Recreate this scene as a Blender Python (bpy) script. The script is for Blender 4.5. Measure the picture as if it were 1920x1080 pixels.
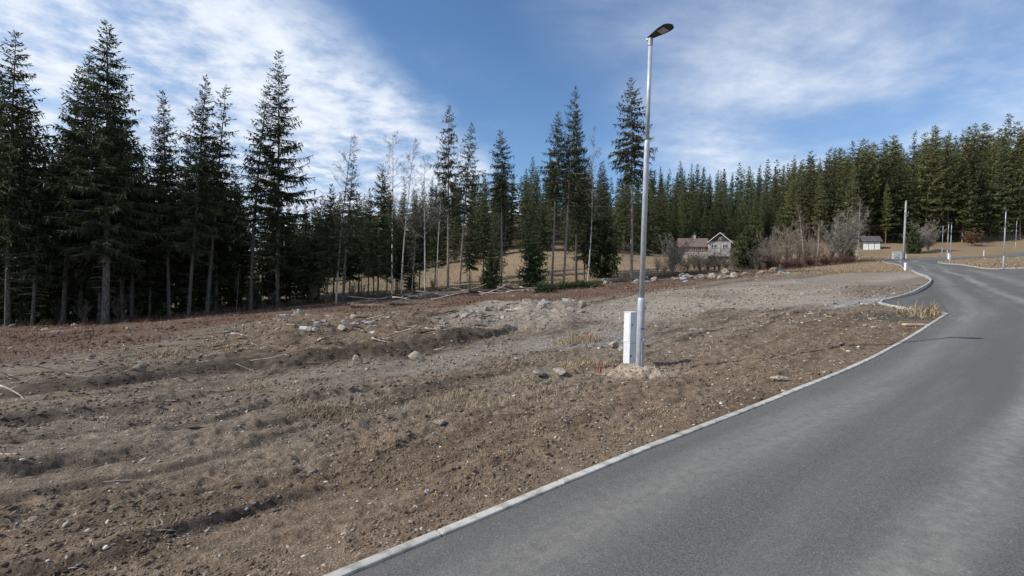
import bpy, bmesh, math, random
import numpy as np
from mathutils import Vector, Matrix

# ------------------------------------------------------------------ scene, camera, sky, sun
for o in list(bpy.data.objects):
    bpy.data.objects.remove(o, do_unlink=True)
scene = bpy.context.scene
COL = scene.collection
R = math.radians

EYE = Vector((0.0, 0.0, 1.6))
FPX = 900.0                       # focal length in pixels of the 1920 px wide photograph
PITCH, ROLL = -0.0167, 0.030
_f = Vector((0, math.cos(PITCH), math.sin(PITCH)))
_r0 = Vector((1, 0, 0)); _u0 = _r0.cross(_f)
_r = _r0 * math.cos(ROLL) + _u0 * math.sin(ROLL)
_u = -_r0 * math.sin(ROLL) + _u0 * math.cos(ROLL)

cam_data = bpy.data.cameras.new('camera')
cam_data.sensor_width = 36; cam_data.lens = 36 * FPX / 1920
cam_data.clip_start = 0.05; cam_data.clip_end = 5000
cam = bpy.data.objects.new('camera', cam_data); COL.objects.link(cam)
cam.matrix_world = Matrix(((_r.x, _u.x, -_f.x, EYE.x), (_r.y, _u.y, -_f.y, EYE.y),
                           (_r.z, _u.z, -_f.z, EYE.z), (0, 0, 0, 1)))
scene.camera = cam

SUN_DIR = Vector((-0.985, -0.20, 0.0)).normalized()      # towards the sun, on the map
SUN_EL = R(37)
sun_data = bpy.data.lights.new('sun', 'SUN')
sun_data.energy = 4.2; sun_data.angle = R(0.5); sun_data.color = (1.0, 0.95, 0.87)
sun = bpy.data.objects.new('sun', sun_data); COL.objects.link(sun)
_sd = Vector((SUN_DIR.x * math.cos(SUN_EL), SUN_DIR.y * math.cos(SUN_EL), math.sin(SUN_EL)))
sun.rotation_euler = _sd.to_track_quat('Z', 'Y').to_euler()
sun.location = (-40, -10, 60)

scene.view_settings.view_transform = 'Standard'
scene.view_settings.look = 'None'
scene.view_settings.exposure = 0.12
scene.view_settings.gamma = 1.0
scene.render.engine = 'CYCLES'
scene.cycles.max_bounces = 4; scene.cycles.diffuse_bounces = 2; scene.cycles.glossy_bounces = 2; scene.cycles.transmission_bounces = 2

# ------------------------------------------------------------------ node helpers
class NT:
    def __init__(s, tree): s.t = tree; s.n = tree.nodes; s.l = tree.links
    def node(s, typ, **kw):
        n = s.n.new(typ)
        for k, v in kw.items(): setattr(n, k, v)
        return n
    def put(s, sock, v):
        if isinstance(v, bpy.types.NodeSocket): s.l.new(v, sock)
        elif v is not None: sock.default_value = v
    def math(s, op, a, b=None, c=None, clamp=False):
        n = s.node('ShaderNodeMath', operation=op, use_clamp=clamp)
        for i, v in enumerate((a, b, c)):
            if v is not None: s.put(n.inputs[i], v)
        return n.outputs[0]
    def vmath(s, op, a, b=None, scale=None):
        n = s.node('ShaderNodeVectorMath', operation=op)
        s.put(n.inputs[0], a)
        if b is not None: s.put(n.inputs[1], b)
        if scale is not None: s.put(n.inputs['Scale'], scale)
        return n.outputs['Value'] if op in ('DOT_PRODUCT', 'LENGTH') else n.outputs[0]
    def noise(s, vec, scale, detail=4, rough=0.55, distort=0.0, lac=2.0, dim='3D'):
        n = s.node('ShaderNodeTexNoise', noise_dimensions=dim)
        if vec is not None: s.put(n.inputs['Vector'], vec)
        s.put(n.inputs['Scale'], scale); s.put(n.inputs['Detail'], detail)
        s.put(n.inputs['Roughness'], rough); s.put(n.inputs['Distortion'], distort)
        return n.outputs['Fac']
    def maprange(s, v, a, b, c=0.0, d=1.0, smooth=True):
        n = s.node('ShaderNodeMapRange')
        if smooth: n.interpolation_type = 'SMOOTHSTEP'
        s.put(n.inputs[0], v)
        for i, x in enumerate((a, b, c, d)): s.put(n.inputs[i + 1], x)
        return n.outputs[0]
    def mix(s, fac, a, b, blend='MIX'):
        n = s.node('ShaderNodeMix', data_type='RGBA', blend_type=blend)
        s.put(n.inputs[0], fac); s.put(n.inputs[6], a); s.put(n.inputs[7], b)
        return n.outputs[2]
    def ramp(s, fac, stops):
        n = s.node('ShaderNodeValToRGB')
        el = n.color_ramp.elements
        while len(el) < len(stops): el.new(0.5)
        for e, (p, c) in zip(el, stops): e.position = p; e.color = c4(c)
        s.put(n.inputs[0], fac)
        return n.outputs[0]

def c4(c): return (c[0], c[1], c[2], 1.0)

def new_mat(name):
    m = bpy.data.materials.new(name); m.use_nodes = True
    t = NT(m.node_tree); m.node_tree.nodes.clear()
    out = t.node('ShaderNodeOutputMaterial')
    b = t.node('ShaderNodeBsdfPrincipled')
    t.l.new(b.outputs[0], out.inputs[0])
    return m, t, b, out

# ------------------------------------------------------------------ world: physical sky with a cloud layer
world = bpy.data.worlds.new('World'); scene.world = world; world.use_nodes = True
wt = NT(world.node_tree); world.node_tree.nodes.clear()
wo = wt.node('ShaderNodeOutputWorld')
sky = wt.node('ShaderNodeTexSky', sky_type='NISHITA')
sky.sun_disc = False; sky.sun_elevation = SUN_EL
sky.sun_rotation = math.atan2(SUN_DIR.x, SUN_DIR.y) % (2 * math.pi)
sky.altitude = 700; sky.air_density = 1.0; sky.dust_density = 0.35; sky.ozone_density = 3.0
SKY_STRENGTH = 0.14
tc = wt.node('ShaderNodeTexCoord')
sep = wt.node('ShaderNodeSeparateXYZ'); wt.l.new(tc.outputs['Generated'], sep.inputs[0])
zz = wt.math('ADD', wt.math('MAXIMUM', sep.outputs[2], 0.0), 0.12)
cu = wt.math('DIVIDE', sep.outputs[0], zz); cv = wt.math('DIVIDE', sep.outputs[1], zz)
comb = wt.node('ShaderNodeCombineXYZ'); wt.l.new(cu, comb.inputs[0]); wt.l.new(cv, comb.inputs[1])
P = comb.outputs[0]
# a clear lane runs through the cloud layer, a thick bank on its west, thin streaks on its east
lane = wt.math('SUBTRACT', cu, wt.math('MULTIPLY_ADD', cv, 0.36, -0.80))
wob = wt.math('MULTIPLY', wt.math('SUBTRACT', wt.noise(P, 1.1, 3), 0.5), 0.75)
lane = wt.math('ADD', lane, wob)
west = wt.maprange(lane, -0.22, -0.62)
east = wt.maprange(lane, 0.22, 0.95)
n1 = wt.noise(P, 1.7, 6, 0.52, 0.15)
n2 = wt.noise(P, 6.5, 5, 0.6, 0.0)
str_map = wt.node('ShaderNodeMapping'); wt.l.new(P, str_map.inputs[0])
str_map.inputs['Rotation'].default_value = (0, 0, R(-38)); str_map.inputs['Scale'].default_value = (1.0, 1.5, 1)
n3 = wt.noise(str_map.outputs[0], 1.0, 6, 0.58, 0.5)
puff = wt.math('ADD', wt.math('MULTIPLY', n1, 0.6), wt.math('MULTIPLY', n2, 0.4))
cw = wt.math('MULTIPLY', west, wt.maprange(puff, 0.33, 0.56, 0.18, 1.0))
ce = wt.math('MULTIPLY', east, wt.math('MULTIPLY', wt.maprange(wt.math('ADD', wt.math('MULTIPLY', n3, 0.7), wt.math('MULTIPLY', n1, 0.3)), 0.35, 0.66, 0.16, 1.0), 0.76))
c0 = wt.math('MULTIPLY', wt.maprange(n3, 0.50, 0.85), 0.16)
cov = wt.math('MAXIMUM', wt.math('MAXIMUM', cw, ce), c0)
low = wt.maprange(sep.outputs[2], 0.0, 0.16, 0.35, 0.0)
cov = wt.math('MINIMUM', wt.math('MAXIMUM', cov, low), 0.97)
shade = wt.maprange(wt.math('ADD', wt.math('MULTIPLY', n2, 0.6), wt.math('MULTIPLY', n1, 0.4)), 0.35, 0.7, 0.0, 1.0)
ccol = wt.mix(shade, c4((0.52, 0.62, 0.80)), c4((0.88, 0.93, 1.0)))
hsv = wt.node('ShaderNodeHueSaturation'); hsv.inputs['Saturation'].default_value = 1.10; wt.l.new(sky.outputs[0], hsv.inputs['Color'])
bg1 = wt.node('ShaderNodeBackground'); wt.l.new(hsv.outputs[0], bg1.inputs[0]); bg1.inputs[1].default_value = SKY_STRENGTH
bg2 = wt.node('ShaderNodeBackground'); wt.l.new(ccol, bg2.inputs[0]); bg2.inputs[1].default_value = 1.0
ms = wt.node('ShaderNodeMixShader'); wt.l.new(cov, ms.inputs[0]); wt.l.new(bg1.outputs[0], ms.inputs[1]); wt.l.new(bg2.outputs[0], ms.inputs[2])
wt.l.new(ms.outputs[0], wo.inputs[0])

# ------------------------------------------------------------------ object helpers
def tag(o, label=None, cat=None, group=None, kind=None):
    if label: o['label'] = label
    if cat: o['category'] = cat
    if group: o['group'] = group
    if kind: o['kind'] = kind
    return o

def empty(name, loc, rz=0.0, label=None, cat=None, group=None):
    o = bpy.data.objects.new(name, None); COL.objects.link(o)
    o.empty_display_size = 0.2
    o.location = loc; o.rotation_euler = (0, 0, rz)
    return tag(o, label, cat, group)

def link(name, mesh, mat=None, parent=None):
    if mat is not None and len(mesh.materials) == 0: mesh.materials.append(mat)
    o = bpy.data.objects.new(name, mesh); COL.objects.link(o)
    if parent is not None: o.parent = parent
    return o

def np_mesh(name, verts, faces, smooth=False):
    """faces: (n,3) or (n,4) array"""
    verts = np.asarray(verts, np.float32); faces = np.asarray(faces, np.int32)
    me = bpy.data.meshes.new(name)
    k = faces.shape[1]
    me.vertices.add(len(verts)); me.vertices.foreach_set('co', verts.ravel())
    me.loops.add(faces.size); me.loops.foreach_set('vertex_index', faces.ravel())
    me.polygons.add(len(faces)); me.polygons.foreach_set('loop_start', np.arange(0, faces.size, k, dtype=np.int32))
    if smooth: me.polygons.foreach_set('use_smooth', np.ones(len(faces), bool))
    me.update(calc_edges=True)
    return me

def set_col(me, name, cols):
    cols = np.asarray(cols, np.float32)
    if cols.shape[1] == 3: cols = np.concatenate([cols, np.ones((len(cols), 1), np.float32)], 1)
    a = me.color_attributes.new(name, 'FLOAT_COLOR', 'POINT')
    a.data.foreach_set('color', cols.ravel())

class MB:
    """mesh builder: boxes, tubes and loose faces gathered into one mesh"""
    def __init__(s): s.v = []; s.f = []; s.m = []; s.slot = 0
    def add(s, vs, fs):
        o = len(s.v); s.v += [tuple(p) for p in vs]
        s.f += [tuple(i + o for i in f) for f in fs]; s.m += [s.slot] * len(fs)
    def box(s, c, d, rz=0.0):
        cx, cy, cz = c; dx, dy, dz = d[0] / 2, d[1] / 2, d[2] / 2
        cs, sn = math.cos(rz), math.sin(rz)
        vs = []
        for z in (-dz, dz):
            for x, y in ((-dx, -dy), (dx, -dy), (dx, dy), (-dx, dy)):
                vs.append((cx + x * cs - y * sn, cy + x * sn + y * cs, cz + z))
        s.add(vs, [(3, 2, 1, 0), (4, 5, 6, 7), (0, 1, 5, 4), (1, 2, 6, 5), (2, 3, 7, 6), (3, 0, 4, 7)])
    def tube(s, pts, rad, n=6, cap=True):
        pts = [Vector(p) for p in pts]
        vs = []; fs = []
        for i, p in enumerate(pts):
            t = (pts[min(i + 1, len(pts) - 1)] - pts[max(i - 1, 0)])
            t = t.normalized() if t.length > 1e-9 else Vector((0, 0, 1))
            a = Vector((1, 0, 0)) if abs(t.z) > 0.9 else Vector((0, 0, 1))
            b1 = t.cross(a).normalized(); b2 = t.cross(b1)
            r = rad[i] if hasattr(rad, '__len__') else rad
            for k in range(n):
                w = 2 * math.pi * k / n
                vs.append(p + b1 * (r * math.cos(w)) + b2 * (r * math.sin(w)))
        for i in range(len(pts) - 1):
            for k in range(n):
                k2 = (k + 1) % n
                fs.append((i * n + k, i * n + k2, (i + 1) * n + k2, (i + 1) * n + k))
        if cap:
            fs.append(tuple(range(n - 1, -1, -1))); e = (len(pts) - 1) * n
            fs.append(tuple(e + k for k in range(n)))
        s.add(vs, fs)
    def lathe(s, prof, n=20, c=(0, 0, 0)):
        s.tube([(c[0], c[1], c[2] + z) for r, z in prof], [max(r, 1e-4) for r, z in prof], n)
    def mesh(s, name, mats=(), smooth=False, bevel=0.0, segs=2):
        me = bpy.data.meshes.new(name); me.from_pydata(s.v, [], s.f)
        for m in mats: me.materials.append(m)
        if len(mats) > 1: me.polygons.foreach_set('material_index', s.m)
        if bevel > 0:
            bm = bmesh.new(); bm.from_mesh(me)
            bmesh.ops.recalc_face_normals(bm, faces=bm.faces)
            bmesh.ops.bevel(bm, geom=bm.edges[:], offset=bevel, segments=segs, affect='EDGES', profile=0.6)
            bm.to_mesh(me); bm.free()
        else:
            bm = bmesh.new(); bm.from_mesh(me); bmesh.ops.recalc_face_normals(bm, faces=bm.faces); bm.to_mesh(me); bm.free()
        if smooth: me.polygons.foreach_set('use_smooth', [True] * len(me.polygons))
        me.update()
        return me
    def obj(s, name, mat, parent=None, **kw):
        mats = mat if isinstance(mat, (list, tuple)) else [mat]
        return link(name, s.mesh(name, mats, **kw), None, parent)

# ------------------------------------------------------------------ noise on arrays
def _hash(ix, iy, seed):
    h = (ix.astype(np.int64) * 374761393 + iy.astype(np.int64) * 668265263 + seed * 1442695041) & 0xFFFFFFFF
    h = ((h ^ (h >> 13)) * 1274126177) & 0xFFFFFFFF
    h = (h ^ (h >> 16)) & 0xFFFFFFFF
    return h.astype(np.float64) / 4294967295.0

def vnoise(x, y, seed=0):
    ix = np.floor(x); iy = np.floor(y); fx = x - ix; fy = y - iy
    fx = fx * fx * fx * (fx * (fx * 6 - 15) + 10); fy = fy * fy * fy * (fy * (fy * 6 - 15) + 10)
    a = _hash(ix, iy, seed); b = _hash(ix + 1, iy, seed); c = _hash(ix, iy + 1, seed); d = _hash(ix + 1, iy + 1, seed)
    return (a * (1 - fx) + b * fx) * (1 - fy) + (c * (1 - fx) + d * fx) * fy

def fbm(x, y, octv=4, seed=0, gain=0.5):
    v = 0.0; a = 1.0; n = 0.0
    for i in range(octv):
        ca, sa = math.cos(0.6 * i + 0.3), math.sin(0.6 * i + 0.3)
        v = v + a * (vnoise(x * ca - y * sa + 17.3 * i, x * sa + y * ca - 9.1 * i, seed + i) - 0.5)
        n += a; a *= gain; x = x * 2.03; y = y * 2.03
    return v / n * 2

def sstep(a, b, x):
    t = np.clip((x - a) / (b - a), 0, 1)
    return t * t * (3 - 2 * t)

# ------------------------------------------------------------------ the lie of the land
def PD(px, py, d):
    return EYE + (_f + _r * ((px - 960) / FPX) + _u * ((540 - py) / FPX)) * d

_surveyed = [  # photo pixel, distance in metres along the view
    (630, 1080, 2.45), (1180, 850, 3.94), (1500, 725, 5.9), (1780, 590, 12.7), (1660, 568, 16), (1718, 549, 20.5),
    (1758, 525, 30), (1735, 508, 42), (1700, 497, 63), (1881, 504, 48), (1781, 495, 70), (1776, 483, 82), (1766, 478, 98),
    (1904, 467, 106), (1694, 486, 75), (1681, 486, 78), (1745, 492, 72), (1698, 511, 58),
    (1198, 703, 8.4), (0, 1080, 2.6), (0, 900, 4.2), (0, 750, 8.0), (0, 660, 17.5), (0, 612, 35), (200, 605, 40),
    (520, 575, 47), (830, 545, 56), (1060, 535, 58), (1190, 526, 59), (1290, 515, 61), (1420, 508, 66), (1600, 492, 75),
    (780, 680, 11.5), (300, 780, 6.6), (600, 850, 5.0), (1100, 580, 22), (1380, 530, 34), (1600, 510, 50), (700, 600, 22), (400, 640, 18),
    (900, 760, 6.7), (1250, 620, 14),
    (960, 480, 105), (650, 535, 95), (800, 508, 110), (20, 575, 80), (300, 560, 100), (0, 530, 220), (400, 530, 200),
    (1340, 484, 125), (1450, 452, 145), (1635, 468, 112), (1850, 442, 125), (1600, 455, 122), (960, 440, 150), (960, 405, 220), (700, 480, 170),
    (1450, 400, 220), (1700, 390, 200), (1900, 385, 180), (1250, 430, 170)]
_cp = [tuple(PD(*s)) for s in _surveyed]
_cp += [(10, 0, 0.46), (20, 5, 1.15), (45, 20, 3.2), (70, 40, 5.5), (-8, -8, -0.75), (0, -15, -0.7), (15, -15, -0.1), (-30, -10, -2.5), (-60, 10, -4.5), (-90, 60, -6.0),
        (60, -20, 2.0), (0, -100, -4), (150, 0, 9), (-200, 0, -12), (-300, 200, -12), (-200, 450, -8), (100, 420, 62), (300, 300, 66), (450, 450, 85), (0, 600, 80), (-400, 700, 20),
        (400, 100, 40), (-600, -600, -30), (600, -600, 10), (900, 900, 110), (-900, 900, 20), (0, -800, -15), (-900, 0, -15), (900, 0, 60), (0, 1100, 100)]
_cp = np.array(_cp, float)
_S = 50.0
def _tps_phi(r2): return np.where(r2 > 1e-12, 0.5 * r2 * np.log(np.maximum(r2, 1e-12)), 0.0)
def _tps_fit(c, lam):
    n = len(c); xy = c[:, :2] / _S
    d2 = ((xy[:, None] - xy[None]) ** 2).sum(-1)
    dist = np.hypot(c[:, 0], c[:, 1])
    A = np.zeros((n + 3, n + 3)); A[:n, :n] = _tps_phi(d2) + np.diag(lam * (0.02 + dist / 60.0))
    A[:n, n] = 1; A[:n, n + 1:] = xy; A[n, :n] = 1; A[n + 1:, :n] = xy.T
    b = np.zeros(n + 3); b[:n] = c[:, 2]
    return xy, np.linalg.solve(A, b)
_txy, _tw = _tps_fit(_cp, 0.004)
def base_arr(x, y):
    x = np.asarray(x, float) / _S; y = np.asarray(y, float) / _S
    z = _tw[-3] + _tw[-2] * x + _tw[-1] * y
    for (cx, cy), w in zip(_txy, _tw[:-3]):
        z = z + w * _tps_phi((x - cx) ** 2 + (y - cy) ** 2)
    return z
def base(x, y): return float(base_arr(np.array([x]), np.array([y]))[0])

_tt = np.concatenate([np.geomspace(1.5, 300, 900)])
def G(px, py, dmax=300.0):
    """ground point (map x, y) of the surveyed terrain under a sight line of the photograph"""
    d = _f + _r * ((px - 960) / FPX) + _u * ((540 - py) / FPX)
    t = _tt[_tt <= dmax]
    gap = EYE.z + d.z * t - base_arr(EYE.x + d.x * t, EYE.y + d.y * t)
    i = int(np.argmax(gap < 0)) if (gap < 0).any() else len(t) - 1
    if i > 0 and gap[i] < 0:
        a, b = gap[i - 1], gap[i]
        tt = t[i - 1] + (t[i] - t[i - 1]) * a / (a - b)
    else: tt = t[i]
    return (EYE.x + d.x * tt, EYE.y + d.y * tt)

def seg_dist(x, y, poly, closed=False, margin=6.0):
    """distance to a polyline and signed side (left of travel positive); beyond the margin only 'far'"""
    x = np.asarray(x, float); y = np.asarray(y, float)
    if margin:
        ps = np.array([p[:2] for p in poly])
        lo = ps.min(0) - margin; hi = ps.max(0) + margin
        m = (x > lo[0]) & (x < hi[0]) & (y > lo[1]) & (y < hi[1])
        b = np.full(x.shape, 1e6); s_ = -np.ones(x.shape); a_ = np.zeros(x.shape)
        if m.any():
            b[m], s_[m], a_[m] = seg_dist(x[m], y[m], poly, closed, None)
        return b, s_, a_
    best = np.full(np.shape(x), 1e9); side = np.zeros(np.shape(x)); along = np.zeros(np.shape(x))
    n = len(poly); acc = 0.0
    for i in range(n if closed else n - 1):
        ax, ay = poly[i][:2]; bx, by = poly[(i + 1) % n][:2]
        dx, dy = bx - ax, by - ay; L2 = dx * dx + dy * dy + 1e-12; L = math.sqrt(L2)
        t = np.clip(((x - ax) * dx + (y - ay) * dy) / L2, 0, 1)
        ex = x - ax - t * dx; ey = y - ay - t * dy; d = np.hypot(ex, ey)
        m = d < best
        best = np.where(m, d, best); side = np.where(m, np.sign(dx * ey - dy * ex), side); along = np.where(m, acc + t * L, along)
        acc += L
    return best, side, along

def poly_sd(x, y, poly):
    """signed distance to a closed polygon, negative inside"""
    d, _, _ = seg_dist(x, y, poly, True)
    inside = np.zeros(np.shape(x), bool); n = len(poly); near = d < 1e5
    if not near.all():
        out = np.full(np.shape(x), 1e6)
        if near.any(): out[near] = poly_sd(x[near], y[near], poly)
        return out
    for i in range(n):
        x1, y1 = poly[i][:2]; x2, y2 = poly[(i + 1) % n][:2]
        if y1 == y2: continue
        c = ((y1 > y) != (y2 > y)) & (x < (x2 - x1) * (y - y1) / (y2 - y1) + x1)
        inside ^= c
    return np.where(inside, -d, d)

def catmull(pts, step=0.5):
    out = []
    P_ = [np.array(p, float) for p in pts]
    P_ = [2 * P_[0] - P_[1]] + P_ + [2 * P_[-1] - P_[-2]]
    for i in range(1, len(P_) - 2):
        p0, p1, p2, p3 = P_[i - 1], P_[i], P_[i + 1], P_[i + 2]
        n = max(2, int(np.linalg.norm(p2 - p1) / step))
        for k in range(n):
            t = k / n
            out.append(tuple(0.5 * ((2 * p1) + (-p0 + p2) * t + (2 * p0 - 5 * p1 + 4 * p2 - p3) * t * t + (-p0 + 3 * p1 - 3 * p2 + p3) * t ** 3)))
    out.append(tuple(P_[-2]))
    return out

# road edges on the map
L_near = catmull([(-14, -8.6), (-5, -1.15), G(652, 1080), G(1192, 853), G(1508, 728), (7.55, 9.25), (11.75, 12.9)], 0.5)
BAY = [(11.7, 12.9), (11.75, 14.4), (12.3, 16.0), (13.1, 16.9)]
L_bay = catmull([(13.1, 16.9), (15.0, 18.4), (17.3, 20.5), (21.5, 24.8), (25.3, 29.0), (28.6, 33.2)], 0.5)
L_far = catmull([(28.6, 33.2), (33.0, 39.4), (40.0, 48.2), (47.0, 57.2), (52.5, 65.5), (57.0, 74.0), (63.5, 79.6), (72.0, 83.2), (89.0, 91.3), (125.0, 109.5)], 1.0)
R_near = catmull([(-8.5, -12), (2.4, -1.9), (8.6, 3.2), (16.5, 9.6), (25.5, 17.5), (33.5, 26.5), (39.0, 34.5)], 0.8)
SIDE_A = (39.0, 34.5); SIDE_B = (47.5, 45.5)
R_far = catmull([(47.5, 45.5), (52.0, 52.5), (57.5, 61.5), (61.8, 69.3), (64.2, 72.6), (67.5, 75.2), (77.0, 80.5), (94.0, 89.5), (129.0, 108.0)], 1.0)
road_poly = L_near[:-1] + BAY[:-1] + L_bay[:-1] + L_far + [(128.0, 108.0)] + R_far[::-1] + [(58, 40), (50, 29.5)] + R_near[::-1]
main_poly = L_near + [L_bay[-1]] + L_far[1:] + R_far[::-1] + [(58, 40), (50, 29.5)] + R_near[::-1]

road_poly = [p for i, p in enumerate(road_poly) if i % 3 == 0 or p in BAY]
def pix(*pts): return [G(*p) for p in pts]
BANK = catmull(pix((-60, 752), (0, 745), (200, 722), (400, 697), (560, 690), (680, 679), (760, 672), (900, 640)), 0.9)
TRACK = catmull(pix((-80, 780), (0, 764), (300, 732), (560, 706), (800, 682), (980, 652), (1120, 622), (1250, 590)), 0.9)
RUT_B = catmull(pix((-60, 806), (0, 797), (150, 776), (330, 750)), 0.6)
RUT_C = catmull(pix((-40, 890), (0, 882), (120, 862), (240, 840)), 0.5)
RUT_D = catmull(pix((-20, 1068), (60, 1058), (200, 1012), (330, 985), (480, 935), (570, 912)), 0.4)
RUT_E = catmull(pix((330, 800), (420, 783), (520, 755), (700, 720)), 0.6)
RUT_F = catmull(pix((120, 1050), (260, 1010), (380, 965), (520, 925), (640, 900)), 0.4)
RUT_G = catmull(pix((-20, 930), (120, 905), (260, 880), (420, 842), (560, 800)), 0.5)
RUT_H = catmull(pix((-20, 838), (140, 815), (300, 790), (460, 756), (620, 728)), 0.6)
PLATEAU = pix((1090, 577), (1210, 556), (1300, 543), (1420, 529), (1560, 516), (1690, 509), (1745, 519), (1752, 531), (1700, 552), (1660, 564), (1540, 569), (1300, 585), (1230, 598), (1150, 602), (1100, 600))
RUBBLE = pix((820, 600), (900, 575), (1000, 568), (1095, 570), (1100, 600), (1050, 622), (960, 620), (860, 618))
SPOIL = pix((420, 640), (500, 600), (600, 590), (820, 590), (900, 612), (960, 625), (800, 668), (620, 690), (430, 690))
HEATH = pix((-200, 614), (200, 607), (520, 580), (830, 552), (1060, 541), (1190, 531), (1460, 511), (1300, 533), (1100, 562), (850, 577), (600, 592), (500, 600), (350, 622), (250, 650), (0, 682), (-200, 700))
GRAVEL = pix((1550, 566), (1640, 556), (1690, 555), (1670, 566), (1640, 570), (1560, 573))
DARKP = pix((1590, 592), (1660, 584), (1740, 592), (1700, 605), (1600, 606))
DARKW = pix((1560, 545), (1700, 520), (1745, 519), (1752, 531), (1700, 552), (1640, 560))
LAMP = G(1198, 704)

def detail_arr(x, y):
    r = np.hypot(x, y)
    sd = poly_sd(x, y, road_poly)
    out = sstep(0.05, 1.2, sd)
    near = 1 - sstep(40, 90, r)
    soil = out * near
    calm = sstep(0.3, 1.0, seg_dist(x, y, TRACK)[0])
    plat = sstep(-1.5, 0.5, poly_sd(x, y, PLATEAU))
    ux = x * 0.74 + y * 0.67; uy = -x * 0.67 + y * 0.74
    lanes = sstep(-0.18, 0.22, fbm(ux / 6.0, uy / 0.9, 3, 91) + 0.35 * fbm(x / 0.7, y / 0.7, 2, 95))
    rough = (0.35 + 0.65 * calm) * (0.35 + 0.65 * plat) * (0.25 + 0.9 * lanes)
    z = 0.16 * fbm(x / 7, y / 7, 3, 1) * out * (1 - sstep(80, 200, r) * 0.0)
    z = z + 0.085 * fbm(x / 1.7, y / 1.7, 3, 7) * soil * rough
    # tilled streaks run with the machine tracks
    sx = x * 0.74 + y * 0.67; sy = -x * 0.67 + y * 0.74
    z = z + 0.065 * fbm(sx / 3.0, sy / 0.42, 3, 21) * soil * rough
    cl = np.abs(fbm(x / 0.42, y / 0.42, 4, 31, 0.6))
    z = z + 0.05 * cl * soil * rough
    lin = fbm(sx / 0.55, sy / 0.10, 3, 35, 0.6)
    z = z - 0.075 * np.maximum(0, lin - 0.15) * soil * (1 - sstep(12, 30, r)) * (0.5 + 0.5 * rough)
    z = z + 0.046 * fbm(x / 0.12, y / 0.12, 3, 41, 0.65) * soil * (0.2 + 0.8 * rough) * (1 - sstep(14, 30, r))
    # bank, ruts
    d, s, a = seg_dist(x, y, BANK); sdn = d * s
    wob = 0.25 * fbm(x / 0.8, y / 0.8, 3, 55)
    fade = sstep(0, 1.0, a) * out
    z = z + fade * 0.15 * sstep(-0.12, 0.16, sdn + wob) * (1 - sstep(0.8, 3.5, sdn)) * (0.8 + 0.6 * fbm(x / 0.5, y / 0.5, 3, 57))
    for poly, w, h in ((RUT_B, 0.30, 0.11), (RUT_C, 0.12, 0.07), (RUT_D, 0.085, 0.045), (RUT_E, 0.18, 0.06), (RUT_F, 0.07, 0.022), (RUT_G, 0.10, 0.032), (RUT_H, 0.14, 0.04)):
        d, s, a = seg_dist(x, y, poly); dd = d * s + 0.5 * w * fbm(x / 0.4, y / 0.4, 3, 61)
        z = z + out * h * (np.exp(-((dd - w) / w) ** 2) - 0.8 * np.exp(-(dd / (0.7 * w)) ** 2)) * (1 - sstep(0, 0.6, d - 3 * w)) * (0.7 + 0.8 * fbm(x / 0.25, y / 0.25, 2, 66))
    sdr = poly_sd(x, y, RUBBLE)
    z = z + (0.26 * (1 - sstep(-2.0, 1.5, sdr)) + 0.28 * (1 - sstep(-1, 1, sdr)) * fbm(x / 0.9, y / 0.9, 3, 71)) * out
    sds = poly_sd(x, y, SPOIL)
    z = z + (1 - sstep(-1.5, 1.0, sds)) * (0.16 + 0.24 * fbm(x / 0.8, y / 0.8, 4, 77)) * out
    dl = np.hypot(x - LAMP[0], y - LAMP[1])
    z = z + 0.19 * np.exp(-(dl / 0.40) ** 2) * (1 + 0.3 * fbm(x / 0.2, y / 0.2, 3, 81))
    # under the carriageway the ground drops away
    z = z - 0.10 * (1 - sstep(0.0, 0.10, sd))
    return z
GRID = {}
def h_arr(x, y):
    """height of the ground sheet as built, read off its own grid"""
    x = np.atleast_1d(np.asarray(x, float)); y = np.atleast_1d(np.asarray(y, float))
    rs, az, Z = GRID['rs'], GRID['az'], GRID['z']
    r = np.clip(np.hypot(x, y), rs[0], rs[-1] * 0.999); a = np.arctan2(x, y)
    a = np.where(a < az[0], a + 2 * math.pi, a)
    i = np.clip(np.searchsorted(rs, r) - 1, 0, len(rs) - 2); j = np.clip(np.searchsorted(az, a) - 1, 0, len(az) - 1)
    j2 = (j + 1) % len(az); az2 = np.where(j2 == 0, az[0] + 2 * math.pi, az[j2])
    u = (r - rs[i]) / (rs[i + 1] - rs[i]); w = np.clip((a - az[j]) / (az2 - az[j]), 0, 1)
    return (Z[i, j] * (1 - w) + Z[i, j2] * w) * (1 - u) + (Z[i + 1, j] * (1 - w) + Z[i + 1, j2] * w) * u
def h_exact(x, y):
    x = np.atleast_1d(np.asarray(x, float)); y = np.atleast_1d(np.asarray(y, float))
    return base_arr(x, y) + detail_arr(x, y)
def h(x, y): return float(h_arr(x, y)[0])
def GP(px, py, dmax=300.0):
    x, y = G(px, py, dmax); return Vector((x, y, h(x, y)))

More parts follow.
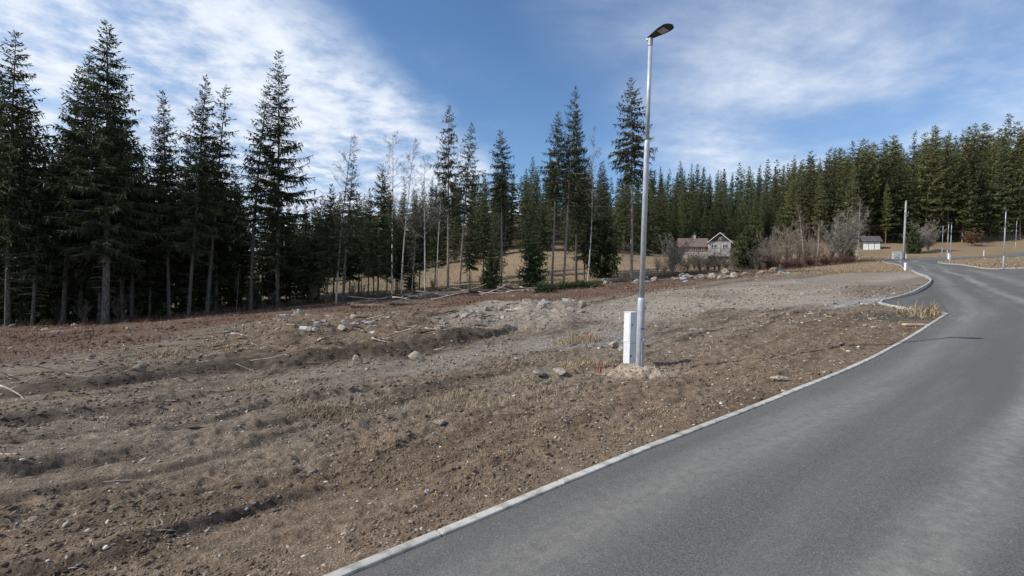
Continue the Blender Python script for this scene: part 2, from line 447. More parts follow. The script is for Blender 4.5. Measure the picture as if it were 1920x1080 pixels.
# ground colours (what the soil, turf and gravel are)
C_DIRT = np.array((0.212, 0.167, 0.124)); C_DARK = np.array((0.080, 0.062, 0.048)); C_PALE = np.array((0.34, 0.295, 0.235))
C_HEATH = np.array((0.165, 0.100, 0.070)); C_TAN = np.array((0.265, 0.195, 0.12)); C_GREY = np.array((0.30, 0.295, 0.285))
C_WARM = np.array((0.200, 0.140, 0.090)); C_FLOOR = np.array((0.085, 0.06, 0.038)); C_SAND = np.array((0.47, 0.38, 0.28))
TREELINE = (pix((-500, 620), (-100, 614), (200, 607), (520, 577), (830, 548), (1060, 537), (1190, 527), (1290, 516), (1420, 509), (1600, 492)))
def lerp(c, t, col): return c * (1 - t)[:, None] + col[None] * t[:, None]
def colour_arr(x, y):
    n = len(x); r = np.hypot(x, y)
    c = np.repeat(C_DIRT[None], n, 0)
    w1 = fbm(x / 2.5, y / 2.5, 4, 101); w2 = fbm(x / 0.5, y / 0.5, 4, 111); w3 = fbm(x / 9, y / 9, 3, 121)
    sx = x * 0.74 + y * 0.67; sy = -x * 0.67 + y * 0.74
    w4 = fbm(sx / 2.6, sy / 0.32, 4, 131)
    c = lerp(c, sstep(0.0, 0.5, w1 + 0.5 * w2) * 0.45, C_WARM)
    c = lerp(c, sstep(0.0, 0.45, w4 + 0.3 * w2) * 0.75, C_DARK)
    c = lerp(c, sstep(0.1, 0.6, -w4 + 0.4 * w1) * 0.35, C_PALE * 0.75)
    warp = 0.8 * w1 + 0.3 * w2
    # ground right of the lamp is warm loam
    kd, ks, ka = seg_dist(x, y, L_near[::4])
    c = lerp(c, (1 - sstep(1.0, 4.5, kd + warp)) * 0.6, C_WARM)
    c = lerp(c, (1 - sstep(-1.5, 1.2, poly_sd(x, y, SPOIL) + warp)) * 0.6, C_WARM * 0.85)
    bd, bs, ba = seg_dist(x, y, BANK); sb = bd * bs
    c = lerp(c, sstep(-0.5, 0.1, sb + 0.3 * w2) * (1 - sstep(0.2, 1.8, sb + w1)) * 0.75, C_DARK * 0.85)
    for poly, w in ((RUT_B, 0.5), (RUT_C, 0.2), (RUT_D, 0.15), (RUT_E, 0.18), (RUT_F, 0.12), (RUT_G, 0.15), (RUT_H, 0.18)):
        c = lerp(c, (1 - sstep(0, w, seg_dist(x, y, poly)[0] + 0.3 * w * w2)) * 0.6, C_DARK)
    td = seg_dist(x, y, TRACK)[0]
    c = lerp(c, (1 - sstep(0.2, 1.2, td + 0.8 * w1 + 0.3 * w2)) * 0.65 * sstep(-7.0, -1.0, x), C_PALE * 0.85)
    c = lerp(c, (1 - sstep(-1.0, 1.0, poly_sd(x, y, RUBBLE) + warp)) * 0.8, C_PALE * 0.9)
    c = lerp(c, (1 - sstep(-1.6, 1.6, poly_sd(x, y, HEATH) + 2 * warp)) * (0.65 + 0.35 * sstep(-.3, .3, w1)), C_HEATH)
    pm = (1 - sstep(-1.0, 1.2, poly_sd(x, y, PLATEAU) + warp))
    c = lerp(c, pm * 0.95, C_PALE); c = lerp(c, pm * sstep(0.0, 0.5, w3 + 0.5 * w1) * 0.5, C_DIRT)
    c = lerp(c, (1 - sstep(-0.6, 0.5, poly_sd(x, y, DARKW) + warp)) * 0.6, C_DIRT * 0.75)
    c = lerp(c, (1 - sstep(-0.4, 0.5, poly_sd(x, y, GRAVEL) + 0.6 * warp)), C_GREY * 1.05)
    c = lerp(c, (1 - sstep(-0.3, 0.5, poly_sd(x, y, DARKP) + 0.6 * warp)) * 0.8, np.array((0.10, 0.095, 0.07)))
    tl, ts, _ = seg_dist(x, y, TREELINE, False, None); st = tl * ts
    tan = np.maximum(sstep(3.0, 8.0, st + w1), sstep(46, 60, x * 0.65 + y * 0.76) * (1 - pm) * sstep(8, 16, x - 0.20 * y))
    c = lerp(c, tan, C_TAN); c = lerp(c, tan * (1 - sstep(-25, -5, x)) * 0.7, C_TAN * np.array((0.62, 0.68, 0.66))); c = lerp(c, tan * sstep(0.0, 0.6, w3 + w1 * 0.6) * 0.6, C_TAN * 0.72)  # tan darker and more olive behind the left stand, shade painted in
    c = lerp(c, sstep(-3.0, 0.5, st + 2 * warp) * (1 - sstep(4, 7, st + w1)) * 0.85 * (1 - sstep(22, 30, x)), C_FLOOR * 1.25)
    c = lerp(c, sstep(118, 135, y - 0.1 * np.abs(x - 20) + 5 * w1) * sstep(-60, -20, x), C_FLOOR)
    gx = G(1190, 600); g1 = np.hypot(x - G(1100, 640)[0], y - G(1100, 640)[1])
    c = lerp(c, (1 - sstep(0.5, 1.8, g1 + w1)) * 0.6, C_GREY)
    c = lerp(c, np.exp(-(np.hypot(x - LAMP[0], y - LAMP[1]) / 0.55) ** 2 * (1 + 0.4 * w2)), C_SAND)
    c = c * (1 + 0.22 * fbm(x / 0.15, y / 0.15, 3, 141) * (1 - sstep(20, 60, r)))[:, None]
    return np.clip(c, 0.02, 0.6)

# ------------------------------------------------------------------ materials
def m_ground():
    m, t, b, o = new_mat('ground_soil')
    at = t.node('ShaderNodeAttribute', attribute_name='soil')
    geo = t.node('ShaderNodeNewGeometry')
    n1 = t.noise(geo.outputs['Position'], 9.0, 6, 0.65); n2 = t.noise(geo.outputs['Position'], 55.0, 4, 0.6)
    v = t.math('MULTIPLY', t.maprange(n1, 0.3, 0.72, 0.70, 1.25), t.maprange(n2, 0.28, 0.72, 0.62, 1.34))
    c = t.vmath('SCALE', at.outputs['Color'], scale=v)
    t.l.new(c, b.inputs['Base Color']); b.inputs['Roughness'].default_value = 1.0
    b.inputs['Specular IOR Level'].default_value = 0.12
    bp = t.node('ShaderNodeBump'); bp.inputs['Strength'].default_value = 1.0; bp.inputs['Distance'].default_value = 0.045
    t.l.new(t.math('ADD', n1, t.math('MULTIPLY', n2, 0.5)), bp.inputs['Height']); t.l.new(bp.outputs[0], b.inputs['Normal'])
    return m
def m_asphalt(name, base_v, dust):
    m, t, b, o = new_mat(name)
    uv = t.node('ShaderNodeUVMap', uv_map='along'); geo = t.node('ShaderNodeNewGeometry')
    sp = t.node('ShaderNodeSeparateXYZ'); t.l.new(uv.outputs[0], sp.inputs[0])
    mp = t.node('ShaderNodeMapping'); t.l.new(uv.outputs[0], mp.inputs[0]); mp.inputs['Scale'].default_value = (0.10, 1.0, 1)
    st = t.noise(mp.outputs[0], 1.6, 5, 0.6, 0.3); big = t.noise(geo.outputs['Position'], 0.45, 4, 0.55)
    fine = t.noise(geo.outputs['Position'], 95.0, 2, 0.7); mid = t.noise(geo.outputs['Position'], 14.0, 5, 0.65)
    c = t.mix(t.maprange(fine, 0.25, 0.75), c4((base_v * 0.63, base_v * 0.60, base_v * 0.55)), c4((base_v * 1.46, base_v * 1.41, base_v * 1.31)))
    wv = t.math('ADD', sp.outputs[1], t.math('MULTIPLY', t.math('SUBTRACT', big, 0.5), 0.6))
    def band(c0, w): return t.math('SUBTRACT', 1.0, t.maprange(t.math('ABSOLUTE', t.math('SUBTRACT', wv, c0)), 0.0, w))
    d = t.math('MULTIPLY', band(0.60, 0.50), 0.38)
    d = t.math('MAXIMUM', d, t.math('MULTIPLY', band(2.0, 0.34), 0.62)); d = t.math('MAXIMUM', d, t.math('MULTIPLY', band(3.7, 0.8), 0.4))
    d = t.math('ADD', t.math('MULTIPLY', d, dust), t.math('MULTIPLY', t.maprange(st, 0.4, 0.75), 0.25))
    d = t.math('MULTIPLY', d, t.maprange(t.math('ADD', t.math('MULTIPLY', mid, 0.6), t.math('MULTIPLY', st, 0.4)), 0.30, 0.68, 0.25, 1.0), clamp=True)
    c = t.mix(d, c, c4((0.30, 0.287, 0.255)))
    wh = t.node('ShaderNodeTexVoronoi'); t.put(wh.inputs['Vector'], geo.outputs['Position']); wh.inputs['Scale'].default_value = 30
    ch = t.math('MULTIPLY', t.math('LESS_THAN', wh.outputs['Distance'], 0.16), t.math('GREATER_THAN', mid, 0.52))
    c = t.mix(t.math('MULTIPLY', ch, 0.28), c, c4((0.40, 0.38, 0.35)))
    t.l.new(c, b.inputs['Base Color']); b.inputs['Roughness'].default_value = 0.85; b.inputs['Specular IOR Level'].default_value = 0.3
    bp = t.node('ShaderNodeBump'); bp.inputs['Strength'].default_value = 0.5; bp.inputs['Distance'].default_value = 0.008
    t.l.new(t.math('ADD', fine, t.math('MULTIPLY', mid, 0.4)), bp.inputs['Height']); t.l.new(bp.outputs[0], b.inputs['Normal'])
    return m
def m_noise(name, c1, c2, scale=8.0, rough=0.9, metal=0.0, spec=0.3, bump=0.0, detail=5, rand=0.0, stretch=None, lo=0.35, hi=0.68):
    m, t, b, o = new_mat(name)
    tcn = t.node('ShaderNodeTexCoord'); v = tcn.outputs['Object']
    if stretch:
        mp = t.node('ShaderNodeMapping'); t.l.new(v, mp.inputs[0]); mp.inputs['Scale'].default_value = stretch; v = mp.outputs[0]
    n = t.noise(v, scale, detail, 0.6)
    c = t.mix(t.maprange(n, lo, hi), c4(c1), c4(c2))
    if rand:
        oi = t.node('ShaderNodeObjectInfo')
        c = t.vmath('SCALE', c, scale=t.maprange(oi.outputs['Random'], 0, 1, 1 - rand, 1 + rand, False))
    t.l.new(c, b.inputs['Base Color'])
    b.inputs['Roughness'].default_value = rough; b.inputs['Metallic'].default_value = metal; b.inputs['Specular IOR Level'].default_value = spec
    if bump:
        bp = t.node('ShaderNodeBump'); bp.inputs['Strength'].default_value = bump; bp.inputs['Distance'].default_value = 0.02
        t.l.new(n, bp.inputs['Height']); t.l.new(bp.outputs[0], b.inputs['Normal'])
    return m
def m_attr(name, attr='tint', rough=1.0, trans=0.0):
    m, t, b, o = new_mat(name)
    at = t.node('ShaderNodeAttribute', attribute_name=attr); t.l.new(at.outputs['Color'], b.inputs['Base Color'])
    b.inputs['Roughness'].default_value = rough; b.inputs['Specular IOR Level'].default_value = 0.15
    return m
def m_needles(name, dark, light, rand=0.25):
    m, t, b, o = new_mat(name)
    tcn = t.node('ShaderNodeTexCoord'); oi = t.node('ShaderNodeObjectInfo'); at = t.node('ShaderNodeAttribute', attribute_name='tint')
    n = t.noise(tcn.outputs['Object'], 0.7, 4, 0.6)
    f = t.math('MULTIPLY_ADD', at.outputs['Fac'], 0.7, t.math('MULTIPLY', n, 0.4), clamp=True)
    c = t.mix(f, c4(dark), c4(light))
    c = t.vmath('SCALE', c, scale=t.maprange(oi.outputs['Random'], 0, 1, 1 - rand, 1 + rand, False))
    t.l.new(c, b.inputs['Base Color']); b.inputs['Roughness'].default_value = 0.75; b.inputs['Specular IOR Level'].default_value = 0.18
    tr = t.node('ShaderNodeBsdfTranslucent'); t.l.new(c, tr.inputs[0])
    mx = t.node('ShaderNodeMixShader'); mx.inputs[0].default_value = 0.12
    t.l.new(b.outputs[0], mx.inputs[1]); t.l.new(tr.outputs[0], mx.inputs[2]); t.l.new(mx.outputs[0], o.inputs[0])
    return m
def m_birch():
    m, t, b, o = new_mat('birch_bark')
    tcn = t.node('ShaderNodeTexCoord')
    mp = t.node('ShaderNodeMapping'); t.l.new(tcn.outputs['Object'], mp.inputs[0]); mp.inputs['Scale'].default_value = (3, 3, 1.2)
    n = t.noise(mp.outputs[0], 2.2, 5, 0.65)
    c = t.mix(t.maprange(n, 0.53, 0.62), c4((0.46, 0.43, 0.39)), c4((0.09, 0.075, 0.065)))
    t.l.new(c, b.inputs['Base Color']); b.inputs['Roughness'].default_value = 0.85
    return m

M = {}
M['ground'] = m_ground()
M['asphalt'] = m_asphalt('asphalt', 0.104, 1.0)
M['asphalt_new'] = m_asphalt('asphalt_bay', 0.088, 0.25)
M['kerb'] = m_noise('kerb_concrete', (0.24, 0.225, 0.19), (0.47, 0.45, 0.40), 9, 0.95, bump=0.5, rand=0.10, detail=8, lo=0.28, hi=0.55)
M['galv'] = m_noise('galvanised_steel', (0.40, 0.43, 0.47), (0.55, 0.58, 0.62), 22, 0.5, 0.2, 0.5, stretch=(1, 1, 0.35))
M['galv2'] = m_noise('galvanised_dull', (0.30, 0.33, 0.36), (0.42, 0.45, 0.48), 18, 0.6, 0.4, 0.5)
M['lamp_shell'] = m_noise('lamp_housing', (0.13, 0.14, 0.12), (0.20, 0.21, 0.18), 9, 0.5)
M['lamp_dark'] = m_noise('lamp_underside', (0.03, 0.03, 0.035), (0.05, 0.05, 0.055), 9, 0.5)
M['lamp_lens'] = m_noise('lamp_lens', (0.42, 0.43, 0.36), (0.58, 0.58, 0.5), 40, 0.25)
M['white'] = m_noise('white_plastic', (0.60, 0.62, 0.65), (0.70, 0.71, 0.73), 3, 0.55, spec=0.4)
M['white2'] = m_noise('white_paint', (0.66, 0.66, 0.66), (0.82, 0.82, 0.81), 2, 0.7)
M['black'] = m_noise('black_plastic', (0.015, 0.015, 0.017), (0.03, 0.03, 0.032), 5, 0.5)
M['blue'] = m_noise('blue_sticker', (0.02, 0.06, 0.30), (0.03, 0.08, 0.38), 5, 0.5)
M['red'] = m_noise('red_paint', (0.42, 0.05, 0.04), (0.55, 0.09, 0.07), 12, 0.7)
M['pink'] = m_noise('pink_spray_paint', (0.75, 0.12, 0.10), (0.8, 0.2, 0.17), 12, 0.7)
M['bark'] = m_noise('spruce_bark', (0.05, 0.042, 0.036), (0.16, 0.138, 0.12), 5, 0.95, bump=0.5, stretch=(3, 3, 0.6), rand=0.2)
M['bark_pale'] = m_noise('spruce_bark_pale', (0.16, 0.125, 0.10), (0.34, 0.28, 0.235), 5, 0.95, bump=0.5, stretch=(3, 3, 0.6))
M['bark_pine'] = m_noise('pine_bark', (0.13, 0.09, 0.065), (0.29, 0.20, 0.135), 3, 0.95, bump=0.4, stretch=(2, 2, 0.6))
M['birch'] = m_birch()
M['twig'] = m_noise('birch_twigs', (0.17, 0.13, 0.115), (0.30, 0.25, 0.225), 3, 0.9, rand=0.15)
M['bush'] = m_noise('bush_twigs', (0.145, 0.115, 0.09), (0.28, 0.23, 0.185), 2, 0.9, rand=0.2)
M['bush_red'] = m_noise('bush_twigs_red', (0.105, 0.058, 0.046), (0.20, 0.115, 0.088), 2, 0.9, rand=0.2)
M['bush_grey'] = m_noise('bush_twigs_grey', (0.17, 0.155, 0.125), (0.30, 0.28, 0.235), 2, 0.9, rand=0.1)
M['rust_leaf'] = m_noise('rusty_leaves', (0.10, 0.05, 0.026), (0.17, 0.085, 0.045), 6, 0.9)
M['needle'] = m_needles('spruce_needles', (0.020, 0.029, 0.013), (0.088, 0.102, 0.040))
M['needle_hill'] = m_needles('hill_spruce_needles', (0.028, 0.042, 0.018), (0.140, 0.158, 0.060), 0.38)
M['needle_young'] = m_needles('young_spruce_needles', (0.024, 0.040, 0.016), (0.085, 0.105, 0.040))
M['needle_pine'] = m_needles('pine_needles', (0.042, 0.056, 0.024), (0.20, 0.215, 0.085), 0.38)
M['rock'] = m_noise('pale_rock', (0.19, 0.158, 0.122), (0.42, 0.37, 0.305), 3, 0.95, bump=0.8, rand=0.28)
M['rock_grey'] = m_noise('grey_rock', (0.20, 0.20, 0.20), (0.42, 0.42, 0.42), 4, 0.95, bump=0.6, rand=0.2)
M['wood_pale'] = m_noise('bleached_wood', (0.34, 0.28, 0.22), (0.58, 0.51, 0.43), 6, 0.9, stretch=(1, 4, 4), rand=0.2)
M['wood_dark'] = m_noise('damp_wood', (0.07, 0.05, 0.037), (0.16, 0.115, 0.085), 6, 0.95, stretch=(1, 4, 4), rand=0.2)
M['wood_new'] = m_noise('fresh_sawn_wood', (0.55, 0.41, 0.24), (0.72, 0.58, 0.38), 5, 0.85, stretch=(1, 6, 6))
M['plank_end'] = M['wood_new']
M['roof_red'] = m_noise('faded_red_roof', (0.125, 0.085, 0.078), (0.205, 0.14, 0.13), 3, 0.9, bump=0.3)
M['roof_dark'] = m_noise('dark_roofing', (0.055, 0.05, 0.05), (0.13, 0.12, 0.115), 3, 0.9)
M['wall_red'] = m_noise('red_boarding', (0.20, 0.055, 0.035), (0.29, 0.085, 0.055), 3, 0.9)
M['wall_white'] = m_noise('whitewash', (0.28, 0.27, 0.24), (0.46, 0.445, 0.41), 1.2, 0.9)
M['wood_gable'] = m_noise('weathered_boarding', (0.05, 0.038, 0.028), (0.13, 0.10, 0.075), 2.5, 0.9, stretch=(4, 4, 0.6))
M['glass'] = m_noise('window_glass', (0.02, 0.028, 0.035), (0.05, 0.06, 0.07), 1, 0.08, spec=0.8)
M['concrete'] = m_noise('concrete', (0.36, 0.35, 0.33), (0.52, 0.51, 0.48), 3, 0.9, bump=0.2)
M['pole_grey'] = m_noise('weathered_pole', (0.24, 0.24, 0.235), (0.38, 0.38, 0.37), 3, 0.9)
M['tint'] = m_attr('loose_litter')

# ------------------------------------------------------------------ ground sheet
def build_ground():
    fine = np.radians(np.arange(-58, 56.01, 0.2)); coarse = np.radians(np.arange(60, 301, 4.0))
    az = np.concatenate([fine, coarse])
    rs = [0.25]
    while rs[-1] < 1300:
        r = rs[-1]
        k = 0.06 if r < 1.7 else (0.0055 if r < 30 else (0.008 if r < 110 else 0.04))
        rs.append(r * (1 + k))
    rs = np.array(rs); na, nr = len(az), len(rs)
    rr, aa = np.meshgrid(rs, az, indexing='ij')
    x = (rr * np.sin(aa)).ravel(); y = (rr * np.cos(aa)).ravel()
    z = h_exact(x, y)
    GRID.update(rs=rs, az=az, z=z.reshape(nr, na))
    v = np.stack([x, y, z], 1)
    i = np.arange(nr - 1)[:, None] * na; j = np.arange(na)[None]; j2 = (j + 1) % na
    f = np.stack([i + j, i + na + j, i + na + j2, i + j2], -1).reshape(-1, 4)[:, ::-1]
    # centre cap
    me = np_mesh('ground', v, f, True)
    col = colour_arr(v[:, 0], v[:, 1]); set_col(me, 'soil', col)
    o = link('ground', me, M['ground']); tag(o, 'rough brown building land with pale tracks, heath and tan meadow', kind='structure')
    return o
build_ground()

# ------------------------------------------------------------------ road sheets
def resample(poly, n):
    p = np.array(poly, float); s = np.concatenate([[0], np.cumsum(np.hypot(*np.diff(p, axis=0).T))])
    t = np.linspace(0, s[-1], n); return np.stack([np.interp(t, s, p[:, 0]), np.interp(t, s, p[:, 1])], 1)

def strip(name, A, B, n, m, lift, mat, label, v_flip=False):
    a = resample(A, n); b = resample(B, n)
    w = np.linspace(0, 1, m)
    x = a[:, None, 0] * (1 - w) + b[:, None, 0] * w; y = a[:, None, 1] * (1 - w) + b[:, None, 1] * w
    z = base_arr(x.ravel(), y.ravel()) + lift
    v = np.stack([x.ravel(), y.ravel(), z], 1)
    i = np.arange(n - 1)[:, None] * m; j = np.arange(m - 1)[None]
    f = np.stack([i + j, i + j + 1, i + m + j + 1, i + m + j], -1).reshape(-1, 4)
    # faces must look up
    p0, p1, p2 = v[f[0, 0]], v[f[0, 1]], v[f[0, 2]]
    if np.cross(p1 - p0, p2 - p0)[2] < 0: f = f[:, ::-1]
    me = np_mesh(name, v, f, True)
    mid = (a + b) / 2; s = np.concatenate([[0], np.cumsum(np.hypot(*np.diff(mid, axis=0).T))])
    wid = np.hypot(*(b - a).T)
    uu = np.repeat(s[:, None], m, 1).ravel(); vv = (wid[:, None] * w[None]).ravel()
    lay = me.uv_layers.new(name='along'); idx = np.zeros(len(me.loops), np.int32); me.loops.foreach_get('vertex_index', idx)
    lay.data.foreach_set('uv', np.stack([uu[idx], vv[idx]], 1).astype(np.float32).ravel())
    o = link(name, me, mat); return tag(o, label, kind='structure')

edgeL = L_near + [tuple(np.array(L_near[-1]) * (1 - t) + np.array(L_bay[-1]) * t) for t in (0.25, 0.5, 0.75)] + L_far
# before the side street opens the two edges run side by side
R_mid = catmull([(39.0, 34.5), (43.5, 40.2), (47.5, 45.5)], 1.0)
edgeR = R_near[:-1] + R_mid[:-1] + R_far
strip('road', edgeL, edgeR, 420, 16, 0.0, M['asphalt'], 'grey asphalt road curving up the slope with dusty wheel tracks')
bay_in = resample(BAY[:-1] + L_bay, 60)
bay_out = resample([L_near[-1]] + [tuple(np.array(L_near[-1]) * (1 - t) + np.array(L_bay[-1]) * t) for t in (0.25, 0.5, 0.75)] + [L_bay[-1]], 60)
strip('lay_by', BAY + L_bay[1:], [tuple(p) for p in bay_out], 60, 6, -0.004, M['asphalt_new'], 'darker asphalt lay-by beside the curving road')
strip('side_street', [(38.6, 33.9), (50, 29.5), (62, 24)], [(47.3, 45.2), (57, 39), (68, 32)], 40, 10, -0.006, M['asphalt'], 'side street asphalt branching off to the right')

# ------------------------------------------------------------------ kerbs: one stone after another
_ks = MB(); _ks.box((0, 0, 0), (1.0, 1.0, 1.0))
def kerb_stone_mesh():
    me = bpy.data.meshes.new('kerb_stone'); b = MB(); b.box((0, 0, 0), (0.994, 0.066, 0.30))
    return b.mesh('kerb_stone', [M['kerb']], bevel=0.010, segs=2)
KS = kerb_stone_mesh()
def kerb(line, label, lift, left=True, name='kerb', tail=None):
    p = np.array(line, float); s = np.concatenate([[0], np.cumsum(np.hypot(*np.diff(p, axis=0).T))])
    n = max(1, int(round(s[-1] / 1.0))); t = np.linspace(0, s[-1], n + 1)
    X = np.interp(t, s, p[:, 0]); Y = np.interp(t, s, p[:, 1])
    root = bpy.data.objects.new(name, None); COL.objects.link(root); root.location = (X[0], Y[0], base(X[0], Y[0]))
    tag(root, label, kind='structure')
    Z = base_arr(X, Y); rnd = random.Random(int(s[-1] * 10))
    for i in range(n):
        a = Vector((X[i], Y[i], Z[i])); b = Vector((X[i + 1], Y[i + 1], Z[i + 1]))
        d = (b - a); L = d.length; d.normalize()
        side = Vector((-d.y, d.x, 0)).normalized() * (1 if left else -1)
        lf = lift(i / n) if callable(lift) else lift
        c = (a + b) / 2 + side * 0.033 + Vector((0, 0, lf - 0.15 + rnd.uniform(-0.003, 0.003)))
        yx = Vector((-d.y, d.x, 0)).normalized(); up = d.cross(yx)
        mw = Matrix(((d.x * L, yx.x, up.x, c.x), (d.y * L, yx.y, up.y, c.y), (d.z * L, yx.z, up.z, c.z), (0, 0, 0, 1)))
        o = bpy.data.objects.new('kerb_stone', KS); COL.objects.link(o); o.parent = root
        o.matrix_parent_inverse = Matrix.Identity(4)
        o.matrix_local = Matrix.Translation(-root.location) @ mw
    return root
kerb(L_near, 'low flush concrete kerb along the near left edge of the road', 0.016)
kerb(BAY, 'short concrete kerb across the near end of the lay-by', 0.04)
kerb(L_bay, 'raised concrete kerb curving round the back of the lay-by', lambda t: 0.035 + 0.11 * min(1, t * 4))
kerb(L_far, 'concrete kerb along the left edge of the far bend', lambda t: 0.13 - 0.09 * min(1, t * 5))
kerb(R_far, 'concrete kerb round the grassy tip inside the far bend', 0.11, left=False)
kerb([(47.6, 45.4), (52, 42.3), (57, 39)], 'concrete kerb at the corner of the side street', 0.10, left=True)
kerb([(53.6, 44.0), (58.5, 40.6)], 'short kerb on the far verge of the side street', 0.06, left=True)

# ------------------------------------------------------------------ tree builders
def kites(P0, D, Wd, L, w):
    """P0 base (n,3), D unit direction, Wd unit width direction, L length, w half width -> quads"""
    mid = P0 + D * (L * 0.42)[:, None]
    v = np.stack([P0, mid + Wd * w[:, None], P0 + D * L[:, None], mid - Wd * w[:, None]], 1).reshape(-1, 3)
    f = np.arange(len(v)).reshape(-1, 4)
    return v, f
def unit(a): return a / np.maximum(np.linalg.norm(a, axis=1, keepdims=True), 1e-9)

def spruce_protos(name, seed, H, cb, Rad, needle, bark, whorl=0.42, nb=5.5, step=0.155, sw=0.052, droop=0.6, top=42, low=-14, dead=0, ragged=0.35, hang=1.9, prof=0.8, r0=None, detail=1.0):
    rng = np.random.default_rng(seed)
    zb = cb * H
    bend = rng.normal(0, 0.012, 2) * H
    def axis(z): return np.array([bend[0] * (z / H) ** 2, bend[1] * (z / H) ** 2, z])
    r0 = r0 or (0.0066 * H + 0.02)
    tb = MB()
    zs = np.concatenate([[-0.4, 0.0, 0.25], np.linspace(0.8, H * 0.985, 12)])
    tb.tube([axis(max(z, 0)) + np.array([0, 0, min(z, 0)]) for z in zs], [r0 * (1.28 if z <= 0 else 1.0) * max(0.06, (1 - max(z, 0) / H) ** 0.85) for z in zs], 8)
    P0 = []; D = []; Lg = []; Wd = []; Wi = []; tint = []
    br = MB()
    z = zb; k0 = rng.uniform(0, 6.28)
    while z < H - 0.25:
        u = (H - z) / (H - zb)
        prf = min(1.0, u * 1.3) ** prof * (1 - 0.35 * max(0.0, u - 0.72) / 0.28)
        n = max(3, int(round(nb + rng.uniform(-1, 1)))) if u > 0.06 else 4
        k0 += rng.uniform(0.3, 1.2)
        for k in range(n):
            if rng.random() < 0.07 * (0.4 + u): continue
            L = Rad * prf * rng.uniform(1 - ragged, 1 + ragged * 0.45) + 0.12
            azm = k0 + 2 * math.pi * k / n + rng.normal(0, 0.18)
            el = math.radians(top + (low - top) * u ** 0.55 + rng.normal(0, 6))
            o = axis(min(H - 0.2, z + rng.uniform(-0.9, 0.9) * whorl)); hx = np.array([math.cos(azm), math.sin(azm), 0.0])
            sag = 0.30 * droop * rng.uniform(0.6, 1.3) * min(1, u * 1.5); upt = 0.22 * rng.uniform(0.5, 1.3)
            def pt(s): return o + hx * (s * L * math.cos(el)) + np.array([0, 0, L * (s * math.sin(el) - sag * s * s + upt * s ** 3.2 * min(1, u * 2))])
            ss = np.linspace(0, 1, 5)
            pl = [pt(s) for s in ss]
            if L > 0.6: br.tube(pl, [0.012 + 0.011 * L * (1 - s) for s in ss], 3, False)
            m = max(3, int(L / step * detail))
            s_ = np.clip((np.arange(m) + rng.uniform(0, 1, m)) / m, 0.06, 1.0) ** 0.85
            pts = np.array([pt(s) for s in s_]); pts2 = np.array([pt(s - 0.05) for s in s_]); tan = unit(pts - pts2)
            side = unit(np.cross(tan, np.array([0, 0, 1.0])))
            for sg in (-1, 1):
                a = rng.normal(math.radians(52), 0.22, m)
                dn = rng.uniform(0.1, 1.1, m) * droop
                d = unit(tan * np.cos(a)[:, None] + side * (sg * np.sin(a))[:, None] - np.array([0, 0, 1.0]) * dn[:, None])
                l = (0.16 + 0.30 * np.minimum(L, 3.2) * (1 - s_) ** 0.8) * rng.uniform(0.6, 1.25, m)
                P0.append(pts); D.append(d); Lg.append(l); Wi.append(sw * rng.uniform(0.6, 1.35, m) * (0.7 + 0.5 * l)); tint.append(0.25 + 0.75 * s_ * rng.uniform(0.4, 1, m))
            mh = int(m * hang * min(1, u * 2.0))
            if mh > 0:
                id_ = rng.integers(0, m, mh)
                d = unit(np.stack([rng.normal(0, .3, mh), rng.normal(0, .3, mh), -np.ones(mh)], 1) + tan[id_] * 0.4)
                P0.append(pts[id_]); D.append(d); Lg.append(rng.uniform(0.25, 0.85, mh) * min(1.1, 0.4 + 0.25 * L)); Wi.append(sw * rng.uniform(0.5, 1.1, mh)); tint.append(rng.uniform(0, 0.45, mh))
            P0.append(pts[-1:] * 1.0); D.append(tan[-1:]); Lg.append(np.array([0.3])); Wi.append(np.array([sw])); tint.append(np.array([1.0]))
        z += whorl * rng.uniform(0.75, 1.25) * (0.65 + 0.35 * u)
    # leader
    for q in range(10):
        P0.append(axis(H - 0.08 * q)[None]); a = q * 2.4; d = np.array([[math.cos(a), math.sin(a), 1.6 if q else 8.0]]); D.append(unit(d)); Lg.append(np.array([0.24 + 0.02 * q])); Wi.append(np.array([sw * 0.5])); tint.append(np.array([0.8]))
    P0 = np.concatenate(P0); D = np.concatenate(D); Lg = np.concatenate(Lg); Wi = np.concatenate(Wi); tint = np.concatenate(tint)
    Wd = unit(np.cross(D, unit(rng.normal(0, 1, P0.shape) + np.array([0, 0, 0.3]))))
    v, f = kites(P0, D, Wd, Lg, Wi)
    nv = len(v); bv = np.array(br.v).reshape(-1, 3) if br.v else np.zeros((0, 3)); bf = np.array(br.f, int).reshape(-1, 4) if br.f else np.zeros((0, 4), int)
    me = np_mesh(name + '_crown', np.vstack([v, bv]), np.vstack([f, bf + nv]))
    me.materials.append(M[needle]); me.materials.append(M[bark])
    me.polygons.foreach_set('material_index', np.concatenate([np.zeros(len(f), np.int32), np.ones(len(bf), np.int32)]))
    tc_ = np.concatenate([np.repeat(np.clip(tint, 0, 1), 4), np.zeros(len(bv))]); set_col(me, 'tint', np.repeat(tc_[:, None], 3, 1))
    tm = tb.mesh(name + '_trunk', [M[bark]], smooth=True)
    dm = None
